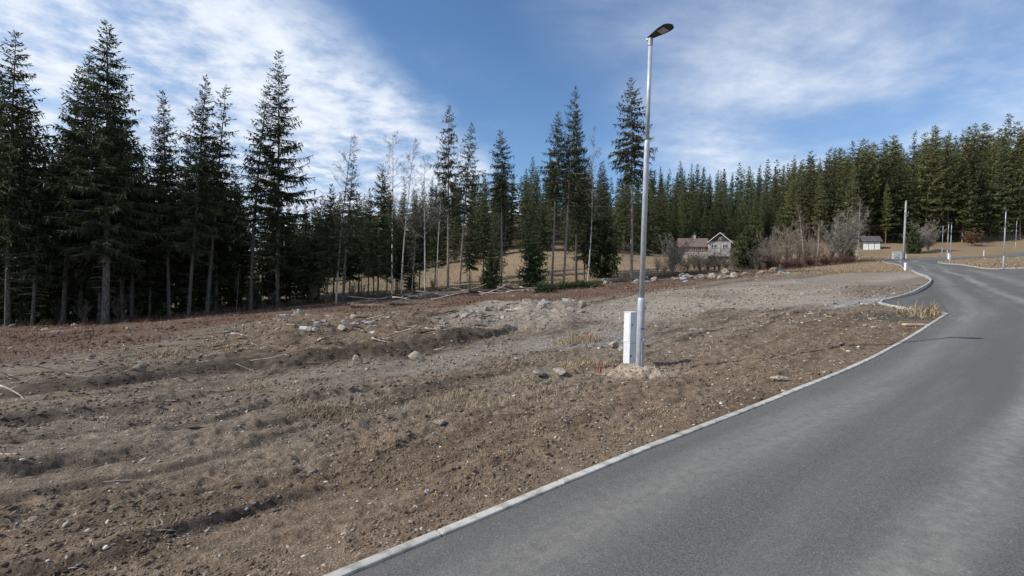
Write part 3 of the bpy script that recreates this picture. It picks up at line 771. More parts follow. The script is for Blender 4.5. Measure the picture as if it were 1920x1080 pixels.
    if dead:
        db = MB(); zz_ = 1.2
        while zz_ < zb + 0.15 * H:
            for k in range(rng.integers(1, 4)):
                a = rng.uniform(0, 6.28); L = rng.uniform(0.4, 1.0) * dead * (0.5 + 0.8 * zz_ / max(zb, 1)); o = axis(zz_ + rng.uniform(-.2, .2))
                hx = np.array([math.cos(a), math.sin(a), 0])
                db.tube([o, o + hx * L * 0.5 + np.array([0, 0, -0.06 * L]), o + hx * L + np.array([0, 0, -0.10 * L + rng.uniform(-.1, .12) * L])], [0.022, 0.014, 0.006], 3, False)
                for q in range(3):
                    t = rng.uniform(0.4, 1.0); b0 = o + hx * L * t + np.array([0, 0, -0.1 * L * t]); b1 = b0 + (hx * 0.5 + np.array([-hx[1], hx[0], 0]) * rng.choice([-1, 1]) * 0.6 + np.array([0, 0, -0.25])) * L * 0.3
                    db.tube([b0, b1], [0.009, 0.004], 3, False)
            zz_ += rng.uniform(0.22, 0.5)
        dm = db.mesh(name + '_dead_branches', [M['twig'] if dead > 1.2 else M[bark]])
    return dict(H=H, trunk=tm, crown=me, dead_branches=dm)

def place_tree(name, proto, loc, H, label, cat, group=None, rz=0.0, wide=1.0, tilt=(0, 0)):
    s = H / proto['H']
    root = empty(name, loc, 0, label, cat, group)
    root.rotation_euler = (tilt[0], tilt[1], rz); root.scale = (s * wide, s * wide, s)
    for part in ('trunk', 'crown', 'dead_branches'):
        if proto.get(part) is not None:
            c = link(part, proto[part], None, root)
            if part == 'dead_branches': c['kind'] = 'stuff'
    return root

def bare_tree(name, seed, H, bark, twig, stems=1, start=0.3, spread=0.18, up=0.9, n1=26, n2=6, n3=6, r0=0.10, tw=0.011, fork=0.0):
    rng = np.random.default_rng(seed)
    tb = MB(); P0 = []; D = []; Lg = []; brm = MB()
    for st in range(stems):
        a = rng.uniform(0, 6.28); lean = (0.05 if stems == 1 else rng.uniform(0.05, 0.4)) * H * (spread / 0.18)
        hs = H * (1 if stems == 1 else rng.uniform(0.6, 1.0)); bd = np.array([math.cos(a), math.sin(a), 0]); wv = rng.normal(0, 0.012 * H, (3, 2))
        def ax(t): return bd * lean * t ** 1.4 + np.array([wv[0, 0] * math.sin(5 * t) + wv[1, 0] * t, wv[0, 1] * math.sin(4 * t), hs * t])
        ts = np.linspace(0, 1, 9); rr = r0 * (1 if stems == 1 else 0.5 * rng.uniform(0.5, 1.1))
        tb.tube([ax(t) - (np.array([0, 0, 0.2]) if t == 0 else 0) for t in ts], [max(0.012, rr * (1 - t) ** 0.8) for t in ts], 6 if stems == 1 else 4, False)
        nn = n1 if stems == 1 else max(4, n1 // 4)
        for k in range(nn):
            t = start + (0.98 - start) * (k + rng.uniform(0, 1)) / nn; b0 = ax(t); a1 = rng.uniform(0, 6.28)
            L = hs * spread * (1.15 - t) * rng.uniform(0.6, 1.25) + 0.25
            d = np.array([math.cos(a1), math.sin(a1), up * rng.uniform(0.6, 1.4)]); d /= np.linalg.norm(d)
            def bp(s): return b0 + d * L * s + np.array([0, 0, 0.12 * L * s * s])
            brm.tube([bp(0), bp(0.5), bp(1)], [0.012 + 0.010 * L, 0.008 + 0.006 * L, 0.006], 3, False)
            for q in range(n2):
                s = rng.uniform(0.2, 1); c0 = bp(s); d2 = d + rng.normal(0, 0.55, 3); d2 /= np.linalg.norm(d2); L2 = L * rng.uniform(0.25, 0.55)
                P0.append(c0); D.append(d2); Lg.append(L2)
                for w in range(n3):
                    d3 = d2 + rng.normal(0, 0.5, 3) + np.array([0, 0, -0.15]); d3 /= np.linalg.norm(d3)
                    P0.append(c0 + d2 * L2 * rng.uniform(0.2, 1)); D.append(d3); Lg.append(L2 * rng.uniform(0.4, 0.9))
    P0 = np.array(P0); D = np.array(D); Lg = np.array(Lg)
    Wd = unit(np.cross(D, unit(rng.normal(0, 1, P0.shape))))
    v, f = kites(P0, D, Wd, Lg, np.full(len(P0), tw) * rng.uniform(0.7, 1.3, len(P0)))
    bv = np.array(brm.v); bf = np.array(brm.f, int)
    me = np_mesh(name + '_crown', np.vstack([v, bv]), np.vstack([f, bf + len(v)])); me.materials.append(M[twig])
    tm = tb.mesh(name + '_trunk', [M[bark]], smooth=True)
    return dict(H=H, trunk=tm, crown=me)

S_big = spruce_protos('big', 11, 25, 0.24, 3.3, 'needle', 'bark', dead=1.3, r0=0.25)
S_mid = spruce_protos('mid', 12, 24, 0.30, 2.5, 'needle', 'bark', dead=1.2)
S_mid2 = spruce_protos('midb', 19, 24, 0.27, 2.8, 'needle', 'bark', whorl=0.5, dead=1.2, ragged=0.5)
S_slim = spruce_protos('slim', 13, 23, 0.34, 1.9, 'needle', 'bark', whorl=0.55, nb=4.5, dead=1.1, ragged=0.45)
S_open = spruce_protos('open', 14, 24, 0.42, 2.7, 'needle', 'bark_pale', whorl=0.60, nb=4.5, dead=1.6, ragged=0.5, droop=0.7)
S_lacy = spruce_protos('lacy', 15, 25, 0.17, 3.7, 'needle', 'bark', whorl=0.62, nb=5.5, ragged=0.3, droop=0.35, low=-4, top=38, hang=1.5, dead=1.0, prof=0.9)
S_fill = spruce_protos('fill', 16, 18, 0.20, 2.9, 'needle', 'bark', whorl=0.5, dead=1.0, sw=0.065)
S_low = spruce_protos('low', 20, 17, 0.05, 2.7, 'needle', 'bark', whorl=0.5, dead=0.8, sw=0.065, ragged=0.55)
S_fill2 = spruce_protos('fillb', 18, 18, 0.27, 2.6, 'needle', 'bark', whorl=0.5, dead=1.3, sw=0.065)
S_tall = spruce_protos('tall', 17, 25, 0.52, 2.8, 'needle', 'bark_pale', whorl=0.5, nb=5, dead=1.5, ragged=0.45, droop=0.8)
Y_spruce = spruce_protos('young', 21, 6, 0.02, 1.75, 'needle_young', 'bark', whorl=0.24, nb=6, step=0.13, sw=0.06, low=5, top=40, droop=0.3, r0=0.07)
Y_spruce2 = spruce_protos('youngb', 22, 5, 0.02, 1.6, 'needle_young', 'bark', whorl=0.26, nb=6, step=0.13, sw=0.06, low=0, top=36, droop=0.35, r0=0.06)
F_sp = [spruce_protos('hill%d' % i, 30 + i, 22, cb, rad, 'needle_hill', 'bark', whorl=0.62, nb=6, step=0.22, sw=0.085, low=-12, hang=1.7, ragged=rg, prof=pf)
        for i, (cb, rad, rg, pf) in enumerate(((0.03, 2.7, 0.3, 0.85), (0.06, 2.3, 0.45, 0.8), (0.02, 3.1, 0.4, 0.8)))]
F_pn = [spruce_protos('pine%d' % i, 40 + i, 26, cb, rad, 'needle_pine', 'bark_pine', whorl=0.72, nb=6.5, step=0.20, sw=0.085, low=-6, top=38, droop=0.4, hang=1.0, ragged=0.55, prof=0.7, dead=1.4)
        for i, (cb, rad) in enumerate(((0.22, 2.9), (0.12, 3.3), (0.30, 2.7)))]
B_birch = [bare_tree('birch%d' % i, 60 + i, 16, 'birch', 'twig', start=0.38, n1=30, n2=6, n3=7, r0=0.11, spread=0.17) for i in range(3)]
B_grey = bare_tree('alder', 65, 9, 'bush_grey', 'bush_grey', stems=16, start=0.12, spread=0.27, n1=40, n2=7, n3=7, r0=0.14, tw=0.024)
B_bush = [bare_tree('bush%d' % i, 70 + i, 4, 'bush', 'bush', stems=(11, 15, 8)[i], start=0.12, spread=(0.20, 0.27, 0.16)[i], up=1.3, n1=28, n2=5, n3=5, r0=0.07, tw=0.009) for i in range(3)]
B_red = bare_tree('redbush', 75, 2.4, 'bush_red', 'bush_red', stems=16, start=0.1, spread=0.42, n1=24, n2=5, n3=6, r0=0.04, tw=0.010)
B_rust = bare_tree('rustbush', 76, 3, 'bush', 'rust_leaf', stems=12, start=0.15, spread=0.35, n1=24, n2=5, n3=6, r0=0.05, tw=0.05)

def tree_px(proto, bx, by, tx, ty, label, name='spruce_tree', cat='spruce', group=None, wide=1.0, rz=None, dmax=300.0):
    p = GP(bx, by, dmax); d = (p - EYE).dot(_f)
    H = (by - ty) * d / FPX + 0.15
    lean = ((tx - bx) - 0.03 * (by - ty)) / max(1.0, (by - ty))         # real lean of the trunk beyond the camera's roll
    return place_tree(name, proto, p - Vector((0, 0, 0.08)), H, label, cat, group, rz if rz is not None else (bx * 1.7) % 6.28, wide, (0, max(-0.06, min(0.06, lean))))

EDGE = 'tall spruces along the forest edge'
near_spruces = [
    (S_mid2, 14, 613, 33, 68, 'tall dark spruce cut by the left edge of the photo', 1.15),
    (S_fill2, 60, 612, 88, 250, 'shorter spruce just right of the leftmost tall spruce', 1.1),
    (S_mid2, 118, 608, 160, 135, 'dense spruce left of the tallest spruce, its top slanting right', 1.15),
    (S_mid, 151, 606, 180, 110, 'straight spruce with bare grey lower trunk directly left of tallest spruce', 1.0),
    (S_big, 197, 607, 241, 36, 'tallest spruce of all with thick grey trunk in the left stand', 1.12),
    (S_slim, 247, 602, 285, 205, 'thin dark spruce close on the right of the tallest spruce', 1.2),
    (S_mid, 318, 597, 314, 178, 'dark spruce overlapping the left side of a pointed spruce right of the tallest', 1.0),
    (S_mid2, 353, 595, 346, 145, 'pointed spruce midway between the tallest spruce and the lacy one', 1.0),
    (S_slim, 388, 591, 421, 169, 'slender spruce with leaning pale trunk, third from the lacy spruce', 1.25),
    (S_slim, 470, 583, 482, 163, 'slim spruce with see-through crown just left of the lacy spruce', 1.15),
    (S_lacy, 520, 577, 546, 104, 'lacy spruce with long upturned branches standing clear against the cloud', 1.05),
    (S_fill2, 612, 570, 612, 345, 'low dark spruce right of the lacy spruce', 0.9),
    (S_slim, 643, 571, 657, 292, 'short spruce with small dense tip left of the paired bare birches', 1.25),
    (S_fill, 708, 563, 714, 312, 'bushy dark spruce below the paired bare birches', 0.95),
    (S_open, 840, 546, 864, 197, 'tall thin-topped spruce, left of a close pair in mid picture', 0.95),
    (S_open, 861, 545, 882, 234, 'spruce with drooping right side, right of a close pair in mid picture', 1.0),
    (S_tall, 940, 541, 955, 247, 'lone middle spruce with a tidy cone top above the dark woods', 1.05),
    (S_tall, 1035, 536, 1049, 211, 'left of three tall spruces, bare pale trunk and one-sided crown', 1.0),
    (S_open, 1057, 536, 1078, 163, 'tallest of the three spruces in mid picture, pale trunk with dead branches', 0.85),
    (S_mid, 1080, 531, 1099, 201, 'dense dark spruce, right of the three tall spruces in mid picture', 0.95),
    (S_tall, 1184, 527, 1204, 153, 'bare-trunked spruce directly behind the near street lamp', 1.1),
]
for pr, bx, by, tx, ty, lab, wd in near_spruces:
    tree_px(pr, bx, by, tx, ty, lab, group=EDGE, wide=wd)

# the darker second rank behind the edge
def zone(px, table):
    for lim, txt in table:
        if px < lim: return txt
    return table[-1][1]
Z_LEFT = ((30, 'at the left edge of the photo'), (140, 'left of the tallest spruce'), (260, 'behind the tallest spruce'), (380, 'right of the tallest spruce'), (500, 'left of the lacy spruce'), (9999, 'behind and right of the lacy spruce'))
Z_WEST = ((650, 'right of the lacy spruce'), (780, 'behind the paired bare birches'), (910, 'behind the close spruce pair'), (1010, 'behind the lone middle spruce'), (1120, 'behind the three tall spruces'), (9999, 'just left of the near lamp post'))
Z_HOUSE = ((1270, 'just right of the near lamp post'), (1330, 'behind the red wing roof'), (1390, 'behind the white gable'), (9999, 'above the bare thicket'))
Z_PINE = ((1560, 'above the bare thicket'), (1640, 'above the white garage'), (1715, 'behind the power pole'), (1800, 'behind the clustered lamps'), (1870, 'left of the bend lamp'), (9999, 'at the right edge of the photo'))
rnd = random.Random(5)
def behind(px, off):
    """a spot 'off' metres behind the forest edge, seen at pixel column px"""
    by = float(np.interp(px, [-200, 0, 200, 520, 830, 1060, 1190], [620, 613, 607, 577, 547, 536, 527]))
    x, y = G(px, by); n = math.hypot(x, y); k = 1 + off / n
    return Vector((x * k, y * k, h(x * k, y * k)))
for k in range(68):
    px = -130 + 740 * (k + rnd.uniform(-0.4, 0.4)) / 68; off = rnd.uniform(2.0, 24)
    p = behind(px, off)
    H = rnd.uniform(13.5, 18.5) * (1.0 if px < 430 else 0.80)
    place_tree('spruce_tree', rnd.choice([S_fill, S_fill2, S_low, S_low, S_slim]), p, H * rnd.uniform(0.8, 1.12), 'dark shaded spruce %s, %s' % ('close behind the edge' if off < 8 else 'midway in the stand' if off < 16 else 'deep in the stand', zone(px, Z_LEFT)), 'spruce', 'shaded spruces behind the forest edge', rnd.uniform(0, 6), rnd.uniform(1.0, 1.45), (rnd.normalvariate(0, 0.025), rnd.normalvariate(0, 0.025)))
for px, off, H in ((598, 6, 11.5), (625, 12, 12), (655, 7, 10.5), (672, 14, 12.5), (700, 4, 9.5), (725, 9, 12), (742, 6, 9), (786, 8, 11), (690, 8, 11), (745, 14, 10), (775, 12, 12), (815, 16, 11.5), (880, 12, 11), (905, 18, 12), (930, 10, 9), (985, 22, 10), (1010, 16, 12), (1095, 8, 14), (1120, 12, 13), (1138, 16, 11)):
    place_tree('spruce_tree', rnd.choice([S_fill, S_fill2]), behind(px, off), H, 'mid-height spruce %s, %s' % ('near the edge' if off < 9 else 'set back', zone(px, Z_WEST)), 'spruce', 'mid-height spruces in the middle', rnd.uniform(0, 6), rnd.uniform(1.0, 1.25))

YG = 'young spruces branched to the ground'
for pr, bx, by, tx, ty, lab in ((Y_spruce, 919, 543, 921, 471, 'young green spruce at the foot of the lone middle spruce'),
                                (Y_spruce2, 997, 538, 1000, 452, 'bushy young spruce left of the three tall spruces'),
                                (Y_spruce, 1129, 521, 1131, 400, 'largest young spruce, dense and green, right of the three tall spruces'),
                                (Y_spruce2, 1401, 506, 1404, 425, 'young spruce standing right of the red-roofed house'),
                                (Y_spruce, 1387, 500, 1390, 440, 'small young spruce close against the house gable'),
                                (Y_spruce2, 770, 545, 771, 505, 'tiny young spruce beside the leaning birch'),
                                (Y_spruce2, 1590, 488, 1592, 452, 'young spruce hidden among grey shrubs left of the white garage'),
                                (Y_spruce, 1712, 476, 1713, 425, 'young spruce right of the wooden power pole')):
    tree_px(pr, bx, by, tx, ty, lab, name='young_spruce', group=YG)

BG = 'bare birches'
for i, (bx, by, tx, ty, lab, wd) in enumerate((
        (443, 584, 450, 505, 'short white birch stump trunk at the dark forest edge', 0.7),
        (630, 568, 634, 254, 'pale bare birch right of the lacy spruce', 1.0),
        (677, 549, 664, 420, 'small crooked white birch between dark spruces', 1.0),
        (735, 555, 741, 246, 'left bare birch of the tall pair against the cloud', 0.85),
        (752, 553, 757, 262, 'right bare birch of the tall pair against the cloud', 0.8),
        (797, 551, 822, 300, 'birch with pale trunk leaning right in mid picture', 1.0),
        (772, 552, 800, 440, 'small leaning birch left of the pale leaning one', 1.0),
        (819, 547, 832, 290, 'thin bare birch against the left side of the close spruce pair', 0.7),
        (1102, 528, 1121, 250, 'slender birch right of the three tall spruces', 0.8),
        (1167, 521, 1170, 432, 'broken white birch trunk left of the near lamp', 0.4),
        (1507, 492, 1497, 385, 'forked white birch among shrubs in front of the hill forest', 1.0),
        (1605, 486, 1606, 372, 'left of two white birches beside the garage', 0.9),
        (1611, 486, 1620, 376, 'right of two white birches beside the garage, leaning', 0.9),
        (982, 470, 980, 405, 'left of two distant thin birches at the meadow end', 0.7),
        (990, 471, 988, 402, 'right of two distant thin birches at the meadow end', 0.7))):
    tree_px(B_birch[i % 3], bx, by, tx, ty, lab, name='birch_tree', cat='birch', group=BG, wide=wd)

for k in range(13):
    px = 10 + 560 * (k + rnd.uniform(-0.4, 0.4)) / 13; off = rnd.uniform(1.5, 14)
    place_tree('young_spruce', rnd.choice([Y_spruce, Y_spruce2]), behind(px, off), rnd.uniform(2.2, 5.5), 'shaded sapling spruce between the trunks, %s' % zone(px, Z_LEFT), 'spruce', 'saplings under the left stand', rnd.uniform(0, 6), rnd.uniform(0.8, 1.1))
for k in range(16):
    px = 40 + 960 * (k + rnd.uniform(-0.4, 0.4)) / 16; off = rnd.uniform(0.5, 6)
    place_tree('bare_bush', B_bush[k % 3], behind(px, off), rnd.uniform(1.2, 3.2), 'leafless undergrowth bush at the forest foot, %s' % (zone(px, Z_LEFT) if px < 560 else zone(px, Z_WEST)), 'bush', 'undergrowth bushes at the forest foot', rnd.uniform(0, 6), rnd.uniform(0.7, 1.1))

# ------------------------------------------------------------------ hill forest
rnd = random.Random(9)
def hill(px, d):
    dr = _f + _r * ((px - 960) / FPX); x = dr.x * d; y = EYE.y + dr.y * d
    return Vector((x, y, h(x, y)))
hill_spots = []; RANK = ('front', 'second', 'third', 'fourth', 'rear')
rows = [(560, 1240, 116, 23, 13, 21), (560, 1260, 127, 21, 17, 23), (560, 1280, 142, 19, 18, 24), (560, 1300, 160, 17, 18, 25), (600, 1320, 185, 15, 19, 25),
        (1215, 1460, 134, 20, 11, 17), (1215, 1470, 146, 18, 13, 18), (1215, 1480, 162, 17, 15, 20), (1215, 1500, 185, 16, 16, 22), (1220, 1500, 215, 14, 17, 24)]
for q_, (a, b, d, n, h0, h1) in enumerate(rows):
    for k in range(n):
        hill_spots.append((RANK[q_ % 5], a + (b - a) * (k + rnd.uniform(-0.35, 0.35)) / n, d * rnd.uniform(0.97, 1.03), rnd.uniform(h0, h1)))
for rk, px, d, H in hill_spots:
    p = hill(px, d); i = rnd.randrange(3)
    west = px < 1215
    place_tree('spruce_tree', F_sp[i], p, H, '%s-rank spruce of the wood beyond the meadow, %s' % (rk, zone(px, Z_WEST)) if west else '%s-rank spruce of the slope wood, %s' % (rk, zone(px, Z_HOUSE)), 'spruce',
               'spruces beyond the meadow' if west else 'spruces on the slope behind the house', rnd.uniform(0, 6.28), rnd.uniform(0.85, 1.35), (rnd.normalvariate(0, 0.02), rnd.normalvariate(0, 0.02)))
rows = [(1470, 1965, 122, 34, 12, 27), (1455, 1965, 130, 34, 19, 31), (1450, 1965, 140, 32, 21, 31), (1450, 1965, 155, 28, 21, 30), (1450, 1965, 175, 24, 23, 31)]
for q_, (a, b, d, n, h0, h1) in enumerate(rows):
    for k in range(n):
        px = a + (b - a) * (k + rnd.uniform(-0.4, 0.4)) / n; dd = d * rnd.uniform(0.96, 1.04) * (1.0 + 0.10 * max(0, (1600 - px) / 150.0))
        f = float(np.interp(px, [1450, 1560, 1700, 1960], [0.80, 0.92, 0.98, 1.04]))
        p = hill(px, dd); pine = rnd.random() < 0.80
        place_tree('pine_tree' if pine else 'spruce_tree', rnd.choice(F_pn) if pine else rnd.choice(F_sp), p, rnd.triangular(h0 * 0.85, h1 * 1.04, h1 * 0.92) * f,
                   ('%s-rank olive pine of the right wood, %s' if pine else '%s-rank spruce of the right wood, %s') % (RANK[q_], zone(px, Z_PINE)), 'pine' if pine else 'spruce',
                   'pines above the road bend' if pine else 'spruces among the pines above the road', rnd.uniform(0, 6.28), rnd.choice([0.8, 0.95, 1.15, 1.4, 1.75]) * rnd.uniform(0.9, 1.1), (rnd.normalvariate(0, 0.02), rnd.normalvariate(0, 0.02)))
# the depth of the hill wood, too far back to tell tree from tree
F_low = spruce_protos('deep', 55, 22, 0.03, 2.8, 'needle_hill', 'bark', whorl=1.1, nb=5, step=0.5, sw=0.26, low=-12, hang=1.2, ragged=0.4)
_me = F_low['crown']; _n = len(_me.vertices); _co = np.zeros(_n * 3, np.float32); _me.vertices.foreach_get('co', _co); _co = _co.reshape(-1, 3)
_fi = np.zeros(len(_me.loops), np.int32); _me.loops.foreach_get('vertex_index', _fi); _fi = _fi.reshape(-1, 4)
_V = []; _F = []; _T = []
for k in range(96):
    px = 600 + 980 * (k + rnd.uniform(-0.4, 0.4)) / 96; p = hill(px, rnd.uniform(225, 300) if px < 1400 else rnd.uniform(195, 250)); sc = rnd.uniform(0.8, 1.15); a = rnd.uniform(0, 6.28); w = sc * rnd.uniform(1.0, 1.5)
    _V.append(np.stack([p.x + w * (_co[:, 0] * math.cos(a) - _co[:, 1] * math.sin(a)), p.y + w * (_co[:, 0] * math.sin(a) + _co[:, 1] * math.cos(a)), p.z + sc * _co[:, 2]], 1)); _F.append(_fi + _n * k)
    _T.append(np.full(_n, rnd.uniform(0.1, 0.75)))
_dm = np_mesh('deep_wood', np.concatenate(_V), np.concatenate(_F)); _t = np.concatenate(_T); set_col(_dm, 'tint', np.stack([_t, _t, _t], 1))
tag(link('deep_wood', _dm, M['needle_hill']), 'deep conifer wood closing the hill behind the front ranks', 'wood', kind='stuff')
# far low wood seen through the left stand
for k in range(16):
    px = -60 + 640 * (k + rnd.uniform(-0.3, 0.3)) / 16; p = hill(px, rnd.uniform(230, 270))
    place_tree('spruce_tree', F_sp[k % 3], p, rnd.uniform(13, 18), 'distant spruce glimpsed between the trunks of the left stand', 'spruce', 'distant spruces behind the left stand', rnd.uniform(0, 6), 1.5)

# ------------------------------------------------------------------ bushes
def bush_px(proto, bx, by, ty, label, group, name='bare_bush', wide=1.0, cat='bush', dmax=300.0):
    p = GP(bx, by, dmax); d = (p - EYE).dot(_f); H = (by - ty) * d / FPX
    return place_tree(name, proto, p - Vector((0, 0, 0.05)), H, label, cat, group, rnd.uniform(0, 6.28), wide)
BU = 'bare bushes of the thicket'
bush_px(B_grey, 1262, 513, 425, 'large round bare bush left of the house', None, wide=0.9)
bush_px(B_grey, 1580, 492, 376, 'tall grey many-stemmed bush left of the white garage', None, wide=0.85)
bush_px(B_grey, 1740, 472, 405, 'pale bare bush right of the power pole under the pines', None, wide=0.8)
bush_px(B_grey, 1725, 474, 420, 'brownish bare bush between power pole and pale bush', None, wide=0.9)
bush_px(B_rust, 1822, 462, 432, 'small rust-leaved bush at the foot of the right pines', None, wide=0.9)
for k in range(22):
    px = 1236 + 196 * (k + rnd.uniform(-0.5, 0.5)) / 22; by = float(np.interp(px, [1236, 1430], [515, 507])) - rnd.uniform(0, 7); ty = by - rnd.uniform(24, 50) - (8 if px > 1380 else 0)
    bush_px(B_bush[rnd.randrange(3)], px, by, ty, 'brown bare bush in the hedge below the house', 'bare bushes below the house', wide=rnd.uniform(1.0, 1.5))
for k in range(19):
    px = 1428 + 172 * (k + rnd.uniform(-0.5, 0.5)) / 19; by = float(np.interp(px, [1425, 1630], [505, 488])) - rnd.uniform(0, 9); ty = by - rnd.choice([34, 42, 50, 58, 72, 86]) * rnd.uniform(0.85, 1.1)
    bush_px(B_bush[rnd.randrange(3)], px, by, ty, 'tall purplish bare bush in the thicket right of the house', 'tall bare bushes right of the house', wide=rnd.uniform(0.7, 1.2))
for px, by, ty in ((1448, 500, 425), (1472, 498, 440), (1530, 494, 420), (1553, 492, 432)):
    bush_px(B_birch[rnd.randrange(3)], px, by, ty, {1448: 'thin sapling at the left end of the thicket', 1472: 'thin sapling left of the forked birch', 1530: 'thin sapling right of the forked birch', 1553: 'thin sapling beside the tall grey bush'}[px], None, name='birch_sapling', cat='birch', wide=1.0)
for k in range(12):
    px = 1440 + 172 * (k + rnd.uniform(-0.45, 0.45)) / 12; by = float(np.interp(px, [1420, 1625], [508, 489]))
    bush_px(B_red, px, by, by - rnd.uniform(16, 26), 'low dark red-twigged bush at the front of the thicket', 'low red bushes in front of the thicket', wide=rnd.uniform(1.2, 1.7))

# ------------------------------------------------------------------ street lamps
def lamp_protos():
    pr = {}
    b = MB(); b.lathe([(0.066, -0.5), (0.066, 1.30), (0.064, 1.335), (0.055, 1.36)], 20); pr['base_section'] = b.mesh('lamp_base_section', [M['galv']], smooth=False)
    b = MB(); b.lathe([(0.047, 1.361), (0.046, 4.05), (0.044, 4.10), (0.036, 4.13)], 18); pr['middle_section'] = b.mesh('lamp_middle_section', [M['galv']])
    b = MB(); b.lathe([(0.036, 4.131), (0.033, 5.80)], 16); pr['top_section'] = b.mesh('lamp_top_section', [M['galv']])
    for k in ('base_section', 'middle_section', 'top_section'): pr[k].polygons.foreach_set('use_smooth', [len(p.vertices) == 4 for p in pr[k].polygons])
    b = MB(); b.lathe([(0.040, 5.78), (0.042, 5.80), (0.042, 5.90), (0.030, 5.93)], 16); b.box((-0.06, 0, 5.915), (0.06, 0.03, 0.03)); pr['spigot'] = b.mesh('lamp_spigot', [M['galv2']])
    # flat leaf shaped head, pointing along +x, tilted a little up
    N = 14; top_ = []; bot = []
    b = MB()
    xs = [-0.05 + 0.64 * k / N for k in range(N + 1)]
    def wd(t): return 0.045 + 0.085 * math.sin(min(1, t * 1.25) * math.pi / 2) ** 1.2 if t < 0.78 else 0.130 * math.sqrt(max(0.0, 1 - ((t - 0.78) / 0.222) ** 2)) + 0.001
    rings = []
    for k, x in enumerate(xs):
        t = k / N; w = wd(t); zc = 5.93 + 0.10 * (x + 0.05)
        hh = 0.050 * (0.55 + 0.45 * math.sin(min(1, t * 1.6 + 0.15) * math.pi / 2)) * (1 if t < 0.7 else max(0.12, math.sqrt(max(0.0, 1 - ((t - 0.7) / 0.302) ** 2))))
        ring = [(x, w * math.cos(a), zc + hh * math.sin(a)) for a in [math.pi * q / 8 for q in range(9)]]
        rings.append(ring)
    vs = [p for r_ in rings for p in r_]; fs = []
    for k in range(N):
        for q in range(8): fs.append((k * 9 + q, (k + 1) * 9 + q, (k + 1) * 9 + q + 1, k * 9 + q + 1))
    fs.append(tuple(range(9)))
    b.add(vs, fs); pr['housing'] = b.mesh('lamp_housing', [M['lamp_shell']], smooth=True)
    b = MB()
    vs = []; fs = []
    for k, x in enumerate(xs):
        w = wd(k / N) * 0.995; zc = 5.93 + 0.10 * (x + 0.05) - 0.0015
        vs += [(x, -w, zc), (x, w, zc), (x, w * 0.9, zc - 0.014), (x, -w * 0.9, zc - 0.014)]
    for k in range(N):
        for q in range(4): fs.append((k * 4 + q, k * 4 + (q + 1) % 4, (k + 1) * 4 + (q + 1) % 4, (k + 1) * 4 + q))
    fs += [(0, 1, 2, 3), tuple(N * 4 + q for q in (3, 2, 1, 0))]
    b.add(vs, fs); pr['underside'] = b.mesh('lamp_underside', [M['lamp_dark']])
    b = MB()
    z0 = 5.93 + 0.10 * 0.37 - 0.0185
    b.add([(0.25, -0.075, z0 - 0.007), (0.43, -0.08, z0 + 0.011), (0.43, 0.08, z0 + 0.011), (0.25, 0.075, z0 - 0.007),
           (0.25, -0.075, z0 + 0.003), (0.43, -0.08, z0 + 0.021), (0.43, 0.08, z0 + 0.021), (0.25, 0.075, z0 + 0.003)],
          [(0, 3, 2, 1), (4, 5, 6, 7), (0, 1, 5, 4), (1, 2, 6, 5), (2, 3, 7, 6), (3, 0, 4, 7)])
    pr['lens'] = b.mesh('lamp_lens', [M['lamp_lens']])
    return pr
LP = lamp_protos(); HS = 0.74
def street_lamp(loc, H, heading, label, near=False, head=True, name='street_lamp'):
    root = empty(name, loc, heading, label, 'street lamp', 'street lamps'); s = H / 5.98; root.scale = (s, s, s)
    for k in ('base_section', 'middle_section', 'top_section'): link(k, LP[k], None, root)
    if head:
        link('spigot', LP['spigot'], None, root)
        hd = link('housing', LP['housing'], None, root); hd.location = (0, 0, 5.93 * (1 - HS)); hd.scale = (HS, HS * 1.35, HS); link('underside', LP['underside'], None, hd); link('lens', LP['lens'], None, hd)
    return root
lp = Vector((LAMP[0], LAMP[1], base(*LAMP) + 0.02))
HEAD = math.atan2(-0.79, 0.61)
lamp = street_lamp(lp, 5.8, HEAD, 'galvanised street lamp in a sand mound beside the road, nearest and tallest in the photo')
b = MB(); b.box((0.0655, 0, 0.36), (0.012, 0.07, 0.50)); door = b.obj('hatch', M['galv2'], lamp, bevel=0.004)
b = MB(); b.tube([(0.07, 0, 0.62), (0.088, 0, 0.62)], 0.016, 8); b.obj('hatch_bolt', M['galv2'], door)
b = MB(); b.tube([(0.055, 0.03, 1.18), (0.068, 0.037, 1.18)], 0.011, 8); b.obj('bolt_hole', M['black'], lamp)
b = MB(); b.lathe([(0.0672, 1.105), (0.0672, 1.118)], 20); b.obj('weld_ring', M['galv2'], lamp)
bl = MB(); vs = []; fs = []
for k in range(6):
    a = -0.45 + 0.9 * k / 5 - 0.35
    vs += [(0.0669 * math.cos(a), 0.0669 * math.sin(a), 0.80), (0.0669 * math.cos(a), 0.0669 * math.sin(a), 0.825)]
fs = [(2 * k, 2 * k + 2, 2 * k + 3, 2 * k + 1) for k in range(5)]
bl.add(vs, fs); bl.obj('sticker', M['blue'], lamp)

for (bx, by, ty, d, hd, lab, head) in (
        (1881, 505, 391, 48, math.pi + 0.4, 'street lamp on the grassy tip right of the far bend, head pointing left', True),
        (1781, 496, 418, 70, math.pi + 0.2, 'front one of the clustered far street lamps, left of the grassy tip', True),
        (1776, 484, 417, 82, math.pi + 0.3, 'second of the clustered far street lamps, just behind the front one', True),
        (1766, 479, 424, 98, 2.6, 'headless lamp mast at the back of the far cluster', False),
        (1904, 468, 416, 106, 0.2, 'most distant street lamp at the right edge of the photo', True)):
    p = PD(bx, by, d); z = h(p.x, p.y)
    H = EYE.z * 0 + (by - ty) * d / FPX
    street_lamp(Vector((p.x, p.y, z)), H, hd, lab, head=head)

